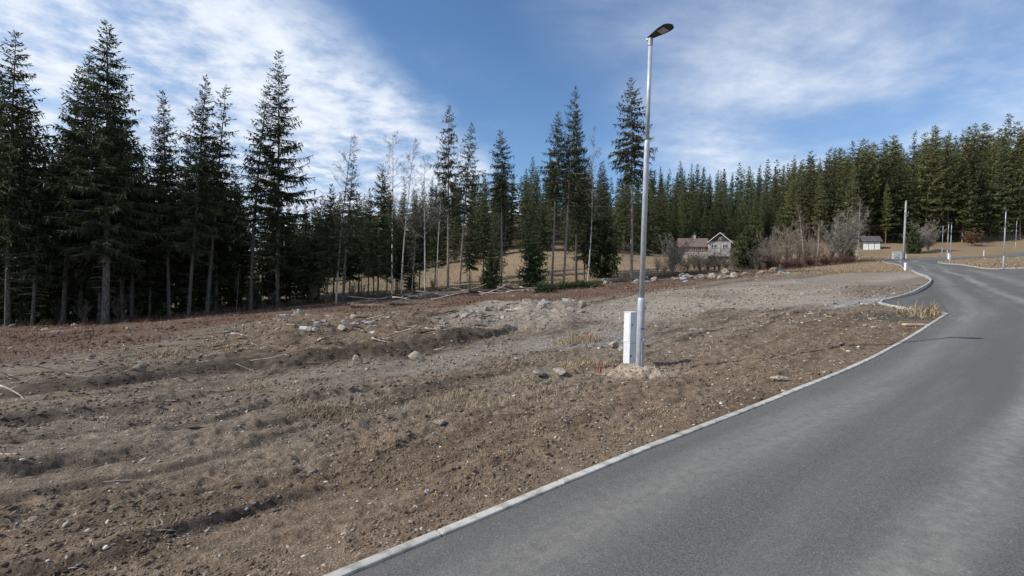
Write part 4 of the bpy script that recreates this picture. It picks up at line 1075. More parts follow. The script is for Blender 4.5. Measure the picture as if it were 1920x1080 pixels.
# ------------------------------------------------------------------ electrical cabinet beside the near lamp
ex, ey = PD(1182, 676, 9.05).x, PD(1182, 676, 9.05).y
cab = empty('cable_cabinet', (ex, ey, h(ex, ey) - 0.02), math.atan2(0.61, 0.79), 'white plastic cable cabinet standing behind the near street lamp', 'cabinet')
cab.scale = (0.9, 0.9, 0.97)
b = MB(); b.box((0, 0, 0.26), (0.28, 0.165, 0.56)); b.obj('plinth', M['white'], cab, bevel=0.006)
b = MB(); b.box((0, 0, 0.835), (0.29, 0.175, 0.585)); b.obj('cabinet_body', M['white'], cab, bevel=0.006)
b = MB(); b.box((0, 0, 1.135), (0.305, 0.19, 0.02)); b.obj('cap', M['white'], cab, bevel=0.006)
b = MB(); b.box((-0.1485, 0, 0.84), (0.008, 0.135, 0.53)); b.obj('side_panel', M['white2'], cab, bevel=0.002, segs=1)
b = MB(); b.box((0, -0.091, 0.84), (0.25, 0.008, 0.53)); dr = b.obj('door', M['white'], cab, bevel=0.002, segs=1)
b = MB(); b.box((-0.105, -0.098, 0.90), (0.022, 0.008, 0.035)); b.obj('lock', M['black'], dr)
b = MB(); b.box((-0.10, -0.086, 0.30), (0.035, 0.008, 0.035)); b.obj('lock', M['black'], cab)

def stake(px, py, hh, label, painted, tilt=0.0):
    p = GP(px, py); root = empty('stake', p, 0.3, label, 'stake', 'survey stakes'); root.rotation_euler = (0.04, tilt, 0.4)
    b = MB(); b.box((0, 0, hh * 0.35 - 0.05), (0.034, 0.03, hh * 0.7 + 0.1)); b.obj('post', M['red'] if painted else M['bush_grey'], root, bevel=0.004, segs=1)
    b = MB(); b.box((0, 0, hh * 0.85 + 0.0005), (0.0345, 0.0305, hh * 0.3)); b.obj('painted_top', M['red'] if painted else M['pink'], root, bevel=0.004, segs=1)
stake(1125, 703, 0.13, 'short all-red survey stake left of the near lamp', True)
stake(1105, 645, 0.22, 'grey survey stake with pink tip above the pale grass tuft', False, 0.06)

def slim_post(px, d, w, hh, label, mats, name='marker_post', by=None, cat='post'):
    p = PD(px, by, d); root = empty(name, (p.x, p.y, h(p.x, p.y) - 0.05), 0.4, label, cat)
    b = MB(); b.box((0, 0, hh * 0.5), (w, w * 0.6, hh)); b.obj('body', mats[0], root, bevel=0.02)
    b = MB(); b.box((0, 0, hh + 0.02), (w * 1.12, w * 0.75, 0.05)); b.obj('cap', mats[1], root, bevel=0.01)
    return root
slim_post(1698, 58, 0.36, 1.15, 'white cable pillar at the left kerb of the far bend', (M['white2'], M['white']), 'cable_cabinet', 511, 'cabinet')
slim_post(1779, 76, 0.34, 1.15, 'small white cable pillar among the clustered far lamps', (M['white2'], M['white']), 'cable_cabinet', 490, 'cabinet')
mp_ = slim_post(1845, 92, 0.16, 1.2, 'thin white marker post on the bank above the far road', (M['white2'], M['black']), 'marker_post', 474)
slim_post(1699, 79, 0.14, 0.95, 'small white marker post at the foot of the power pole', (M['white2'], M['black']), 'marker_post', 482)

# concrete service box
p = PD(1681, 486, 78); kb = empty('service_box', (p.x, p.y, h(p.x, p.y) - 0.05), -0.6, 'pale concrete service box with grey door left of the power pole', 'service box')
b = MB(); b.box((0, 0, 0.62), (1.25, 0.8, 1.25)); b.obj('body', M['concrete'], kb, bevel=0.03)
b = MB(); b.box((0, 0, 1.30), (1.36, 0.9, 0.1)); b.obj('lid', M['concrete'], kb, bevel=0.03)
b = MB(); b.box((0.05, -0.41, 0.72), (0.75, 0.03, 0.85)); dd = b.obj('door', M['galv2'], kb, bevel=0.01)
b = MB(); b.box((0.3, -0.435, 0.72), (0.05, 0.02, 0.16)); b.obj('handle', M['black'], dd)

# power pole: concrete post, wooden mast, V arm with insulators
p = PD(1694, 487, 75); pp = empty('power_pole', (p.x, p.y, h(p.x, p.y) - 0.1), 0.55, 'grey power pole with a V-shaped arm beside the service box', 'power pole')
b = MB(); b.lathe([(0.17, 0), (0.15, 4.0), (0.12, 9.2)], 12); b.obj('mast', M['pole_grey'], pp, smooth=True)
for sx in (-1, 1):
    b = MB(); b.tube([(0, -0.14, 6.95), (sx * 0.45, -0.14, 7.15), (sx * 0.62, -0.14, 7.55)], [0.07, 0.07, 0.055], 8); arm = b.obj('arm', M['concrete'], pp)
    b = MB(); b.lathe([(0.03, 7.55), (0.07, 7.6), (0.045, 7.66), (0.07, 7.71), (0.03, 7.8)], 10, (sx * 0.62, -0.14, 0)); b.obj('insulator', M['white2'], arm)
b = MB(); b.lathe([(0.03, 9.2), (0.07, 9.25), (0.045, 9.32), (0.07, 9.38), (0.02, 9.46)], 10); b.obj('insulator', M['white2'], pp)

# ------------------------------------------------------------------ red-roofed house
hp = PD(1326, 486, 120); hz = h(hp.x, hp.y) - 0.2
house = empty('house', (hp.x, hp.y, hz), -0.32, 'weathered house with faded red roof and white gable behind bare bushes', 'house')
house.scale = (0.84, 0.84, 0.84); house.location.z += 1.0
def quad_roof(b, pts, th):
    n = len(pts); vs = [Vector(q) for q in pts]; nn = (vs[1] - vs[0]).cross(vs[2] - vs[0]).normalized()
    b.add([v_ for v_ in vs] + [v_ - nn * th for v_ in vs], [tuple(range(n)), tuple(range(2 * n - 1, n - 1, -1))] + [(i, n + i, n + (i + 1) % n, (i + 1) % n) for i in range(n)])
# wing runs left (-x), gable block on the right; front faces -y
b = MB(); b.box((-4.0, 2.8, -0.05), (8.4, 5.6, 2.5)); b.obj('base_wall', M['wall_white'], house)
b = MB(); b.box((-4.0, 2.8, 2.0), (8.3, 5.5, 1.6)); wr = b.obj('wing_wall', M['wall_red'], house)
for x in (-6.6, -4.4, -2.9, -1.2):
    b = MB(); b.box((x, 0.03, 2.05), (1.05, 0.10, 1.0)); w = b.obj('window', M['white2'], house)
    for q in (-0.25, 0.25):
        b = MB(); b.box((x + q, -0.03, 2.05), (0.42, 0.04, 0.86)); b.obj('pane', M['glass'], w)
b = MB(); quad_roof(b, [(-8.5, -0.45, 2.65), (0.2, -0.45, 2.65), (0.2, 2.8, 5.5), (-8.5, 2.8, 5.5)], 0.14); quad_roof(b, [(0.2, 6.05, 2.65), (-8.5, 6.05, 2.65), (-8.5, 2.8, 5.5), (0.2, 2.8, 5.5)], 0.14)
rf = b.obj('wing_roof', M['roof_red'], house)
b = MB(); b.box((-3.6, 2.9, 5.75), (0.62, 0.62, 1.3)); ch = b.obj('chimney', M['wall_white'], rf)
b = MB(); b.box((-6.3, 0.75, 3.9), (0.25, 0.25, 0.3)); b.obj('vent', M['roof_dark'], rf)
b = MB(); b.box((-3.6, 2.9, 6.44), (0.74, 0.74, 0.08)); b.obj('chimney_cap', M['concrete'], rf)
b = MB(); b.box((3.15, 2.6, 2.1), (6.1, 7.2, 4.4)); b.obj('gable_wall', M['wall_white'], house)
b = MB(); b.add([(0.1, -1.02, 4.25), (6.2, -1.02, 4.25), (3.15, -1.02, 6.85), (0.1, -0.92, 4.25), (6.2, -0.92, 4.25), (3.15, -0.92, 6.85)], [(0, 1, 2), (5, 4, 3), (0, 3, 4, 1), (1, 4, 5, 2), (2, 5, 3, 0)])
gb = b.obj('gable_boarding', M['wood_gable'], house)
for k in range(15):
    x = 0.4 + k * 0.40; top = 4.25 + 2.6 * (1 - abs(x - 3.15) / 3.05)
    if top - 4.3 > 0.15:
        b = MB(); b.box((x, -1.045, (4.27 + top) / 2), (0.36, 0.04, top - 4.27)); b.obj('board', M['wood_gable'], gb)
b = MB(); quad_roof(b, [(-0.35, 6.5, 3.92), (-0.35, -1.5, 3.92), (3.15, -1.5, 6.92), (3.15, 6.5, 6.92)], 0.13); quad_roof(b, [(6.65, -1.5, 3.92), (6.65, 6.5, 3.92), (3.15, 6.5, 6.92), (3.15, -1.5, 6.92)], 0.13)
gr = b.obj('gable_roof', M['roof_red'], house)
for sx in (-1, 1):
    b = MB(); a0 = Vector((3.15 + sx * 3.52, -1.56, 3.86)); a1 = Vector((3.15, -1.56, 6.88))
    dz = Vector((0, 0, -0.22)); dy = Vector((0, 0.05, 0))
    b.add([a0, a1, a1 + dz, a0 + dz, a0 + dy, a1 + dy, a1 + dz + dy, a0 + dz + dy], [(0, 1, 2, 3), (7, 6, 5, 4), (0, 4, 5, 1), (1, 5, 6, 2), (2, 6, 7, 3), (3, 7, 4, 0)])
    b.obj('barge_board', M['white2'], gr)
b = MB(); b.box((4.6, 3.4, 6.4), (0.6, 0.6, 1.5)); b.obj('chimney', M['wood_gable'], gr)
for (x, z, w_, h_) in ((3.3, 5.05, 0.95, 0.9), (1.6, 2.9, 1.5, 1.1), (4.6, 2.9, 1.2, 1.1)):
    b = MB(); b.box((x, -1.09, z), (w_, 0.08, h_)); w = b.obj('window', M['white2'], house)
    for q in (-0.25, 0.25):
        b = MB(); b.box((x + q * w_, -1.14, z), (w_ * 0.40, 0.03, h_ * 0.84)); b.obj('pane', M['glass'], w)
b = MB(); b.box((7.0, 3.2, 2.1), (1.6, 4.0, 4.2)); b.obj('side_annex', M['wood_gable'], house)
b = MB(); quad_roof(b, [(6.2, 1.0, 4.95), (8.0, 1.0, 4.25), (8.0, 5.4, 4.25), (6.2, 5.4, 4.95)], 0.1); b.obj('annex_roof', M['galv2'], house)

# ------------------------------------------------------------------ white garage
gp = PD(1634, 468, 112); gz = h(gp.x, gp.y) - 0.1
gar = empty('garage', (gp.x, gp.y, gz), 0.38 * -1, 'low white garage with three doors and dark roof at the foot of the wood', 'garage')
gar.scale = (0.76, 0.76, 0.9)
b = MB(); b.box((0, 2.0, 1.05), (4.6, 4.0, 2.3)); b.obj('wall', M['wood_gable'], gar)
for k in (-1, 0, 1):
    b = MB(); b.box((k * 1.48, -0.04, 1.02), (1.36, 0.07, 1.95)); d_ = b.obj('garage_door', M['white2'], gar, bevel=0.015, segs=1)
    b = MB(); b.box((k * 1.48 + 0.45, -0.09, 0.95), (0.06, 0.04, 0.18)); b.obj('handle', M['black'], d_)
b = MB(); quad_roof(b, [(-2.7, -0.6, 2.15), (2.7, -0.6, 2.15), (2.5, 2.0, 3.75), (-2.5, 2.0, 3.75)], 0.12); quad_roof(b, [(2.7, 4.6, 2.15), (-2.7, 4.6, 2.15), (-2.5, 2.0, 3.75), (2.5, 2.0, 3.75)], 0.12); b.obj('roof', M['roof_dark'], gar)

# ------------------------------------------------------------------ rocks
def rock_mesh(seed, flat=0.7, mat='rock'):
    rng = np.random.default_rng(seed); bm = bmesh.new(); bmesh.ops.create_icosphere(bm, subdivisions=2, radius=1.0)
    planes = [(unit(rng.normal(0, 1, (1, 3)))[0], rng.uniform(0.45, 0.85)) for _ in range(9)]
    for v in bm.verts:
        p = np.array(v.co)
        for n_, dd_ in planes:
            k = p @ n_
            if k > dd_: p = p - n_ * (k - dd_)
        p = p * (1 + rng.normal(0, 0.025)) * np.array([1.0, 0.75, flat]); v.co = p
    me = bpy.data.meshes.new('rock'); bm.to_mesh(me); bm.free(); me.materials.append(M[mat]); return me
RM = [rock_mesh(i, f, m_) for i, (f, m_) in enumerate(((0.7, 'rock'), (0.5, 'rock'), (0.85, 'rock'), (0.35, 'rock'), (0.6, 'rock_grey'), (0.8, 'rock'), (0.45, 'rock_grey')))]
rr_ = random.Random(31)
def rock(px, py, size_px, label, group=None, kind=None, upright=False):
    x, y = G(px, py); z = h(x, y); d = math.hypot(x, y); s = size_px * d / FPX / 2 * (1.3 if group else 1.15)
    o = link('rock', RM[rr_.randrange(len(RM)) if kind is None else kind]); o.location = (x, y, z + s * (rr_.uniform(0.0, 0.2) if group else 0.28))
    o.scale = (s, s, s * (1.0 if not upright else 1.5)); o.rotation_euler = (rr_.uniform(-0.4, 0.4), rr_.uniform(-0.4, 0.4) + (1.2 if upright else 0), rr_.uniform(0, 6.28))
    return tag(o, label, 'rock', group)
for px, py, s, k, up, lab in (
        (780, 676, 26, 2, True, 'pale upright rock at the end of the dark bank'),
        (668, 684, 18, 0, True, 'grey-brown rock leaning in the dark soil bank left of the upright one'),
        (612, 709, 13, 1, False, 'rounded pale stone on the track below the dark bank'),
        (1012, 714, 34, 3, False, 'long flat pale rock left of the red stake'),
        (1048, 711, 28, 1, False, 'tan flat rock between the long flat rock and the red stake'),
        (823, 793, 24, 1, False, 'round tan stone in the dry grass in mid foreground'),
        (1150, 863, 16, 4, False, 'small bluish stone right beside the near kerb'),
        (1463, 714, 28, 3, False, 'flat pale rock near the kerb right of the lamp'),
        (1472, 735, 13, 0, False, 'small cream stone touching the kerb right of the lamp'),
        (800, 917, 15, 4, False, 'dark angular stone on loam near the bottom of the photo'),
        (772, 975, 17, 1, False, 'tan stone on loam above the kerb in the lower foreground'),
        (1150, 655, 28, 0, False, 'tan rock at the foot of the cable cabinet'),
        (1166, 660, 16, 2, False, 'smaller rock touching the left side of the cable cabinet'),
        (970, 678, 22, 3, False, 'pale low rock on the track, upper middle of the field'),
        (262, 708, 16, 2, True, 'pale square rock on top of the dark bank at left'),
        (60, 960, 16, 3, False, 'flat pale brown stone in the lower left corner area'),
        (473, 932, 12, 0, False, 'cream block stone beside the lowest rut'),
        (127, 975, 14, 0, False, 'whitish stone below the pale brown stone at lower left'),
        (558, 596, 20, 2, False, 'cream sawn-looking block on the rubble heap below the lacy spruce'),
        (1175, 724, 10, 0, False, 'small stone on the left flank of the sand mound'),
        (1072, 752, 11, 2, False, 'small round white stone left of the sand mound')):
    rock(px, py, s, lab, None, k, up)
for k in range(75):
    t = rr_.random(); px = 835 + 265 * t; py = 604 - 26 * t + rr_.uniform(-16, 16)
    rock(px, py, rr_.choice([7, 9, 11, 14, 20]) * rr_.uniform(0.8, 1.2), 'angular pale rock on the rubble bank left of the pale plateau', 'rocks on the rubble bank')
for k in range(60):
    t = rr_.random(); px = 1130 + 350 * t; py = 532 - 22 * t + rr_.uniform(-6, 6)
    rock(px, py, rr_.choice([6, 8, 10, 14]) * rr_.uniform(0.8, 1.2), 'white rock in the stone row before the hedge', 'rocks in the stone row')
for px, py, s in ((1335, 524, 22), (1318, 526, 18), (1350, 525, 18), (1375, 521, 20), (1165, 527, 22), (1150, 528, 16), (1212, 523, 18), (1285, 530, 15), (1480, 515, 14)):
    rock(px, py, s * 0.7, 'larger white boulder in the stone row before the hedge', 'boulders in the stone row', upright=rr_.random() < 0.5)
for k in range(55):
    px = rr_.uniform(420, 850); py = float(np.interp(px, [420, 560, 850], [632, 612, 602])) + rr_.uniform(-14, 40)
    rock(px, py, rr_.choice([6, 8, 10, 15]) * rr_.uniform(0.8, 1.2), 'tan rock strewn over the churned spoil heaps', 'rocks on the spoil heaps')
for k in range(9):
    px = rr_.uniform(0, 330); py = 614 + rr_.uniform(0, 14) - px * 0.02
    rock(px, py, rr_.choice([6, 8, 12]) * rr_.uniform(0.8, 1.2), 'pale stone on the heath below the left forest edge', 'stones below the left forest edge')
for k in range(45):
    px = rr_.uniform(1220, 1650); py = rr_.uniform(585, 640) - (px - 1220) * 0.05
    rock(px, py, rr_.choice([6, 8, 11]) * rr_.uniform(0.7, 1.2), 'flat pale stone on the loam right of the lamp', 'flat stones right of the lamp', kind=3)

# ------------------------------------------------------------------ branches and timber on the ground
def branch_mesh(seed, mat, L=1.0, r=0.03, forks=2, bendy=0.15):
    rng = np.random.default_rng(seed); b = MB(); p = np.array([-L / 2, 0, 0.0]); pts = [p]; d = np.array([1.0, 0, 0])
    for k in range(6):
        d = d + rng.normal(0, bendy, 3) * np.array([0.3, 1, 0.4]); d /= np.linalg.norm(d); p = p + d * L / 6; pts.append(p)
    b.tube(pts, [r * (1 - 0.11 * k) for k in range(7)], 6)
    for f in range(forks):
        k = rng.integers(1, 5); s_ = rng.choice([-1, 1]); e = pts[k] + (np.array([0.6, s_ * rng.uniform(0.5, 1), rng.uniform(0, 0.5)])) * L * rng.uniform(0.12, 0.28)
        b.tube([pts[k], (pts[k] + e) / 2 + rng.normal(0, 0.015, 3), e], [r * 0.5, r * 0.38, r * 0.15], 5)
    return b.mesh('branch', [M[mat]], smooth=True)
BRM = [branch_mesh(80 + i, m_, forks=f, r=r_) for i, (m_, f, r_) in enumerate((('wood_pale', 2, 0.022), ('wood_dark', 3, 0.028), ('wood_pale', 1, 0.03), ('wood_dark', 1, 0.022), ('wood_pale', 3, 0.018), ('wood_dark', 2, 0.035)))]
def stick(px, py, len_px, label, group=None, kind=0, rz=0.3, tilt=0.0, name='branch', cat='branch', fat=1.0):
    x, y = G(px, py); d = math.hypot(x, y); L = len_px * d / FPX
    o = link(name, BRM[kind]); o.scale = (L, L * fat, L * fat); o.rotation_euler = (rr_.uniform(0, 6), tilt, rz)
    o.location = (x, y, h(x, y) + 0.022 * L * fat + abs(math.sin(tilt)) * L * 0.3)
    return tag(o, label, cat, group)
for px, py, l, k, rz, lab, fat in (
        (230, 888, 72, 2, 0.25, 'curved pale stick lying alone on the dirt at lower left', 0.6),
        (400, 798, 70, 5, 0.45, 'dark grey branch lying on the dirt in the left middle', 0.8),
        (455, 838, 30, 3, 0.8, 'short thin dark twig on the dirt right of the grey branch', 0.8),
        (500, 687, 90, 0, 0.0, 'long pale root along the top of the dark bank', 0.6),
        (317, 750, 26, 2, 0.1, 'short white stick below the dark bank', 1.1),
        (270, 745, 30, 0, -0.05, 'thin pale stick left of the short white one', 0.7),
        (165, 868, 40, 0, 0.15, 'thin pale twig beside the upper rut at left', 0.7),
        (300, 985, 44, 2, 0.3, 'pale broken stick in the lowest rut', 0.8),
        (985, 823, 24, 4, -0.5, 'small white twig on loam above the near kerb', 0.9),
        (640, 690, 120, 1, 0.1, 'dark tangled root hanging out of the bank', 0.7),
        (735, 672, 34, 4, 0.6, 'pale forked root left of the upright rock', 1.0),
        (430, 618, 60, 4, 0.5, 'grey forked branch among the spoil at left', 0.8),
        (640, 618, 70, 3, 0.5, 'dark branch slanting across the spoil heaps', 0.8),
        (870, 612, 60, 5, 0.4, 'brown branch on the rubble bank', 0.8),
        (10, 855, 44, 2, -0.2, 'pale stick cut by the left edge of the photo', 1.2)):
    stick(px, py, l, lab, None, k, rz, 0.0, fat=fat)
for k in range(120):
    px = rr_.uniform(380, 930); py = float(np.interp(px, [380, 560, 930], [640, 615, 600])) + rr_.uniform(-8, 62)
    stick(px, py, rr_.uniform(14, 48), 'dead branch scattered over the churned spoil heaps', 'branches on the spoil heaps', rr_.randrange(6), rr_.uniform(-0.6, 0.9), rr_.choice([0, 0, 0.2, -0.3]), fat=rr_.uniform(0.8, 1.7))
for k in range(40):
    px = rr_.uniform(640, 1000); py = float(np.interp(px, [640, 830, 1000], [571, 553, 543])) + rr_.uniform(-8, 8)
    stick(px, py, rr_.uniform(25, 70), 'dead branch in the slash under the middle forest edge', 'branches in the forest edge slash', rr_.randrange(6), rr_.uniform(-0.5, 0.6), rr_.choice([0, 0.15, -0.2]), fat=rr_.uniform(0.6, 1.1))
for k in range(26):
    px = rr_.uniform(-10, 520); py = 742 - px * 0.10 + rr_.uniform(-22, 14)
    stick(px, py, rr_.uniform(18, 60), 'root or twig poking from the dark soil bank', 'roots in the dark soil bank', rr_.randrange(6), rr_.uniform(-0.4, 0.7), rr_.choice([0, 0, 0.3]), fat=rr_.uniform(0.5, 0.9))
for px, py, ang, hh in ((975, 605, 1.45, 24), (846, 640, 1.5, 22), (106, 672, 1.5, 13), (185, 733, 1.5, 15)):
    x, y = G(px, py); d = math.hypot(x, y); L = hh * d / FPX
    o = link('branch', BRM[2]); o.scale = (L, L * 0.7, L * 0.7); o.rotation_euler = (0, -ang, 0.3); o.location = (x, y, h(x, y) + L * 0.42)
    tag(o, {975: 'pale stick standing upright in the rubble bank', 846: 'pale stick standing upright left of the pale track', 106: 'white stick standing in the heath far left', 185: 'short stick standing in the dark bank at left'}[px], 'branch')

def log(px, py, len_px, r_px, rz, label, mats, name='log'):
    x, y = G(px, py); d = math.hypot(x, y); L = len_px * d / FPX; r_ = r_px * d / FPX / 2
    root = empty(name, (x, y, h(x, y) + r_ * 0.8), rz, label, 'log')
    b = MB(); b.tube([(-L / 2, 0, 0), (-L / 6, 0.02 * L, 0), (L / 6, -0.01 * L, 0), (L / 2, 0, 0.01)], [r_, r_ * 0.97, r_ * 0.93, r_ * 0.88], 10); b.obj('bark', M[mats[0]], root, smooth=False)
    for sx in (-1, 1):
        b = MB(); b.tube([(sx * L / 2 + (-0.004 if sx < 0 else 0.0), 0, 0.0 if sx < 0 else 0.01), (sx * (L / 2 + 0.006), 0, 0.0 if sx < 0 else 0.01)], r_ * (0.9 if sx < 0 else 0.8), 10); b.obj('cut_end', M[mats[1]], root)
log(577, 640, 32, 9, -0.35, 'short white birch log on the spoil heaps', ('birch', 'wood_new'))
log(690, 577, 60, 8, 0.12, 'reddish felled log under the middle forest edge', ('bark_pine', 'wood_new'))
log(760, 571, 56, 7, 0.05, 'second felled log under the middle forest edge, right of the reddish one', ('bark', 'wood_new'))
log(905, 548, 52, 8, 0.05, 'orange-brown felled log at the foot of the close spruce pair', ('bark_pine', 'wood_new'))
log(535, 602, 26, 8, 0.5, 'stubby log on the rubble heap below the lacy spruce', ('birch', 'wood_new'))

# plank lying against the kerb
x, y = G(1718, 611); pl = empty('plank', (x, y, h(x, y) + 0.03), 0.05, 'fresh pale plank lying beside the kerb near the lay-by', 'plank')
b = MB(); b.box((0, 0, 0), (0.62, 0.11, 0.035)); b.obj('board', M['wood_new'], pl, bevel=0.004, segs=1)
b = MB(); b.box((0.02, 0.012, 0.022), (0.5, 0.05, 0.012)); b.obj('batten', M['wood_pale'], pl, bevel=0.002, segs=1)

# cut spruce boughs on the ground
for px, py in ((1010, 549), (1040, 545), (1070, 543)):
    x, y = G(px, py); o = place_tree('spruce_bough', Y_spruce2, (x, y, h(x, y) + 0.1), 3.0, 'cut green spruce bough lying before the three tall spruces', 'bough', 'cut boughs', rr_.uniform(0, 6), 0.8, (0, 1.45))

# ------------------------------------------------------------------ stuff: gravel, clods, dry grass, litter
def scatter_spots(n, r0, r1, a0, a1, rng, power=1.0):
    a = np.radians(rng.uniform(a0, a1, n)); r = np.exp(rng.uniform(math.log(r0), math.log(r1), n))
    x = r * np.sin(a); y = r * np.cos(a)
    keep = poly_sd(x, y, road_poly) > 0.12
    return x[keep], y[keep]
ICO = None
def ico():
    v = np.array([(1, 0, 0), (0.2, 0.9, 0.15), (-0.9, 0.3, 0), (-0.3, -0.9, -0.1), (0.6, -0.6, 0.3), (0.25, 0.2, 0.9), (-0.3, -0.1, 0.85), (0, 0, -0.8)], float)
    f = np.array([(0, 1, 5), (1, 2, 6), (1, 6, 5), (2, 3, 6), (3, 4, 6), (4, 5, 6), (4, 0, 5), (1, 0, 7), (2, 1, 7), (3, 2, 7), (4, 3, 7), (0, 4, 7)]); return v, f
def pebbles(name, x, y, size, cols, label, cat, mat, seed, flat=0.6, sink=0.2):
    rng = np.random.default_rng(seed); v, f = ico(); n = len(x); z = h_arr(x, y)
    V = v[None] * (1 + rng.normal(0, 0.2, (n, len(v), 1)))
    a = rng.uniform(0, 6.28, n); ca, sa = np.cos(a)[:, None], np.sin(a)[:, None]
    sx = size * rng.uniform(0.8, 1.5, n); sy = size * rng.uniform(0.6, 1.0, n); sz = size * flat * rng.uniform(0.6, 1.2, n)
    X = V[..., 0] * sx[:, None]; Y = V[..., 1] * sy[:, None]; Z = V[..., 2] * sz[:, None] + 0.25 * X * rng.normal(0, 1, n)[:, None]
    W = np.stack([x[:, None] + X * ca - Y * sa, y[:, None] + X * sa + Y * ca, z[:, None] + Z + (sz * sink)[:, None]], -1).reshape(-1, 3)
    F = (f[None] + (np.arange(n) * len(v))[:, None, None]).reshape(-1, 3)
    me = np_mesh(name, W, F); set_col(me, 'tint', np.repeat(cols, len(v), 0))
    return tag(link(name, me, mat), label, cat, kind='stuff')
rng = np.random.default_rng(3)
x, y = scatter_spots(13000, 2.2, 45, -50, 48, rng); r = np.hypot(x, y)
pal = np.array([(0.36, 0.32, 0.26), (0.50, 0.46, 0.40), (0.27, 0.28, 0.30), (0.22, 0.18, 0.14), (0.42, 0.35, 0.27), (0.60, 0.58, 0.55)])
pebbles('gravel', x, y, (0.003 + 0.0011 * r) * np.minimum(3.0, np.exp(rng.normal(0, 0.55, len(x)))) * (1 - 0.35 * sstep(12, 40, r)), pal[rng.choice(6, len(x), p=[.27, .12, .18, .25, .16, .02])] * rng.uniform(0.75, 1.15, (len(x), 1)), 'small stones and gravel strewn over the bare soil', 'gravel', M['tint'], 4)
x, y = scatter_spots(34000, 2.2, 34, -50, 42, rng); r = np.hypot(x, y)
dens = fbm(x / 1.3, y / 1.3, 3, 301); k = dens > -0.12; x, y, r = x[k], y[k], r[k]
pebbles('soil_clods', x, y, (0.004 + 0.0016 * r) * np.minimum(2.6, np.exp(rng.normal(0, 0.5, len(x)))), colour_arr(x, y) * rng.uniform(0.6, 1.0, (len(x), 1)), 'loose clods of brown soil across the churned ground', 'soil', M['tint'], 5, 0.75, 0.1)

def blades(name, x, y, L, lean, width, cols, label, cat, seed, per=1):
    rng = np.random.default_rng(seed); n = len(x); z = h_arr(x, y)
    a = rng.uniform(0, 6.28, n); d = np.stack([np.cos(a) * np.sin(lean), np.sin(a) * np.sin(lean), np.cos(lean)], 1)
    b = unit(np.stack([-np.sin(a), np.cos(a), rng.normal(0, 0.3, n)], 1)) * width[:, None]
    p = np.stack([x, y, z], 1); m = p + d * (L * 0.55)[:, None]; d2 = unit(d + np.stack([np.cos(a), np.sin(a), -0.6 * np.ones(n)], 1) * 0.45); t = m + d2 * (L * 0.5)[:, None]
    V = np.stack([p - b, p + b, m + b * 0.7, m - b * 0.7, t], 1).reshape(-1, 3)
    o = np.arange(n)[:, None] * 5
    F = np.concatenate([o + np.array([[0, 1, 2]]), o + np.array([[0, 2, 3]]), o + np.array([[3, 2, 4]])])
    me = np_mesh(name, V, F); set_col(me, 'tint', np.repeat(cols, 5, 0))
    return tag(link(name, me, M['tint']), label, cat, kind='stuff')
STRAW = np.array([(0.40, 0.31, 0.19), (0.33, 0.25, 0.15), (0.46, 0.37, 0.24), (0.26, 0.19, 0.12)])
# tufts of yellow dry grass
tx, ty, tl, tt = [], [], [], []
tufts = [(870, 748, 26, 90, 18), (830, 756, 20, 70, 12), (640, 772, 26, 60, 12), (590, 778, 16, 40, 10), (1085, 690, 30, 50, 14), (1090, 640, 26, 45, 16), (1060, 650, 14, 30, 12),
         (560, 750, 10, 30, 9), (1010, 800, 14, 80, 9), (930, 850, 14, 70, 8), (760, 880, 12, 60, 8), (1750, 588, 16, 30, 18), (1735, 585, 9, 26, 13), (470, 725, 14, 40, 8), (300, 668, 22, 60, 8),
         (1180, 800, 10, 60, 8), (700, 830, 20, 70, 9), (1250, 770, 10, 50, 7), (960, 690, 12, 60, 8), (900, 905, 10, 70, 8), (420, 655, 14, 60, 8), (1000, 740, 30, 110, 10)]
for px, py, nt, spread, hp_ in tufts:
    for k in range(nt):
        qx, qy = px + rng.normal(0, spread * 0.45), py + rng.normal(0, spread * 0.10)
        gx, gy = G(qx, qy); d = math.hypot(gx, gy); m = 34
        rad = 0.012 * d
        tx.append(gx + rng.normal(0, rad, m)); ty.append(gy + rng.normal(0, rad, m)); tl.append(np.full(m, hp_ * d / FPX * 1.15) * rng.uniform(0.25, 1.2, m)); tt.append(np.full(m, 0.0004 * d + 0.0006))
tx, ty, tl, tt = map(np.concatenate, (tx, ty, tl, tt))
ok = poly_sd(tx, ty, road_poly) > 0.1; tx, ty, tl, tt = tx[ok], ty[ok], tl[ok], tt[ok]
blades('dry_grass', tx, ty, tl, rng.uniform(0.1, 1.5, len(tx)), tt, STRAW[rng.integers(0, 4, len(tx))] * rng.uniform(0.7, 1.15, (len(tx), 1)), 'tufts of yellow dry grass on the bare soil', 'dry grass', 11)
# flattened straw litter everywhere on the open soil
x, y = scatter_spots(26000, 2.2, 26, -50, 44, rng); r = np.hypot(x, y)
k = (fbm(x / 1.1, y / 1.1, 3, 331) + 0.25 * sstep(-4, 1.5, x) > 0.10); x, y, r = x[k], y[k], r[k]
blades('straw_litter', x, y, (0.02 + 0.006 * r) * rng.uniform(0.5, 1.5, len(x)), rng.uniform(0.9, 1.55, len(x)), 0.0006 * r + 0.0007, np.array([(0.36, 0.27, 0.18), (0.27, 0.19, 0.13), (0.42, 0.35, 0.28), (0.20, 0.14, 0.10)])[rng.integers(0, 4, len(x))] * rng.uniform(0.7, 1.15, (len(x), 1)), 'flattened straw and dead weeds on the soil', 'straw', 12)
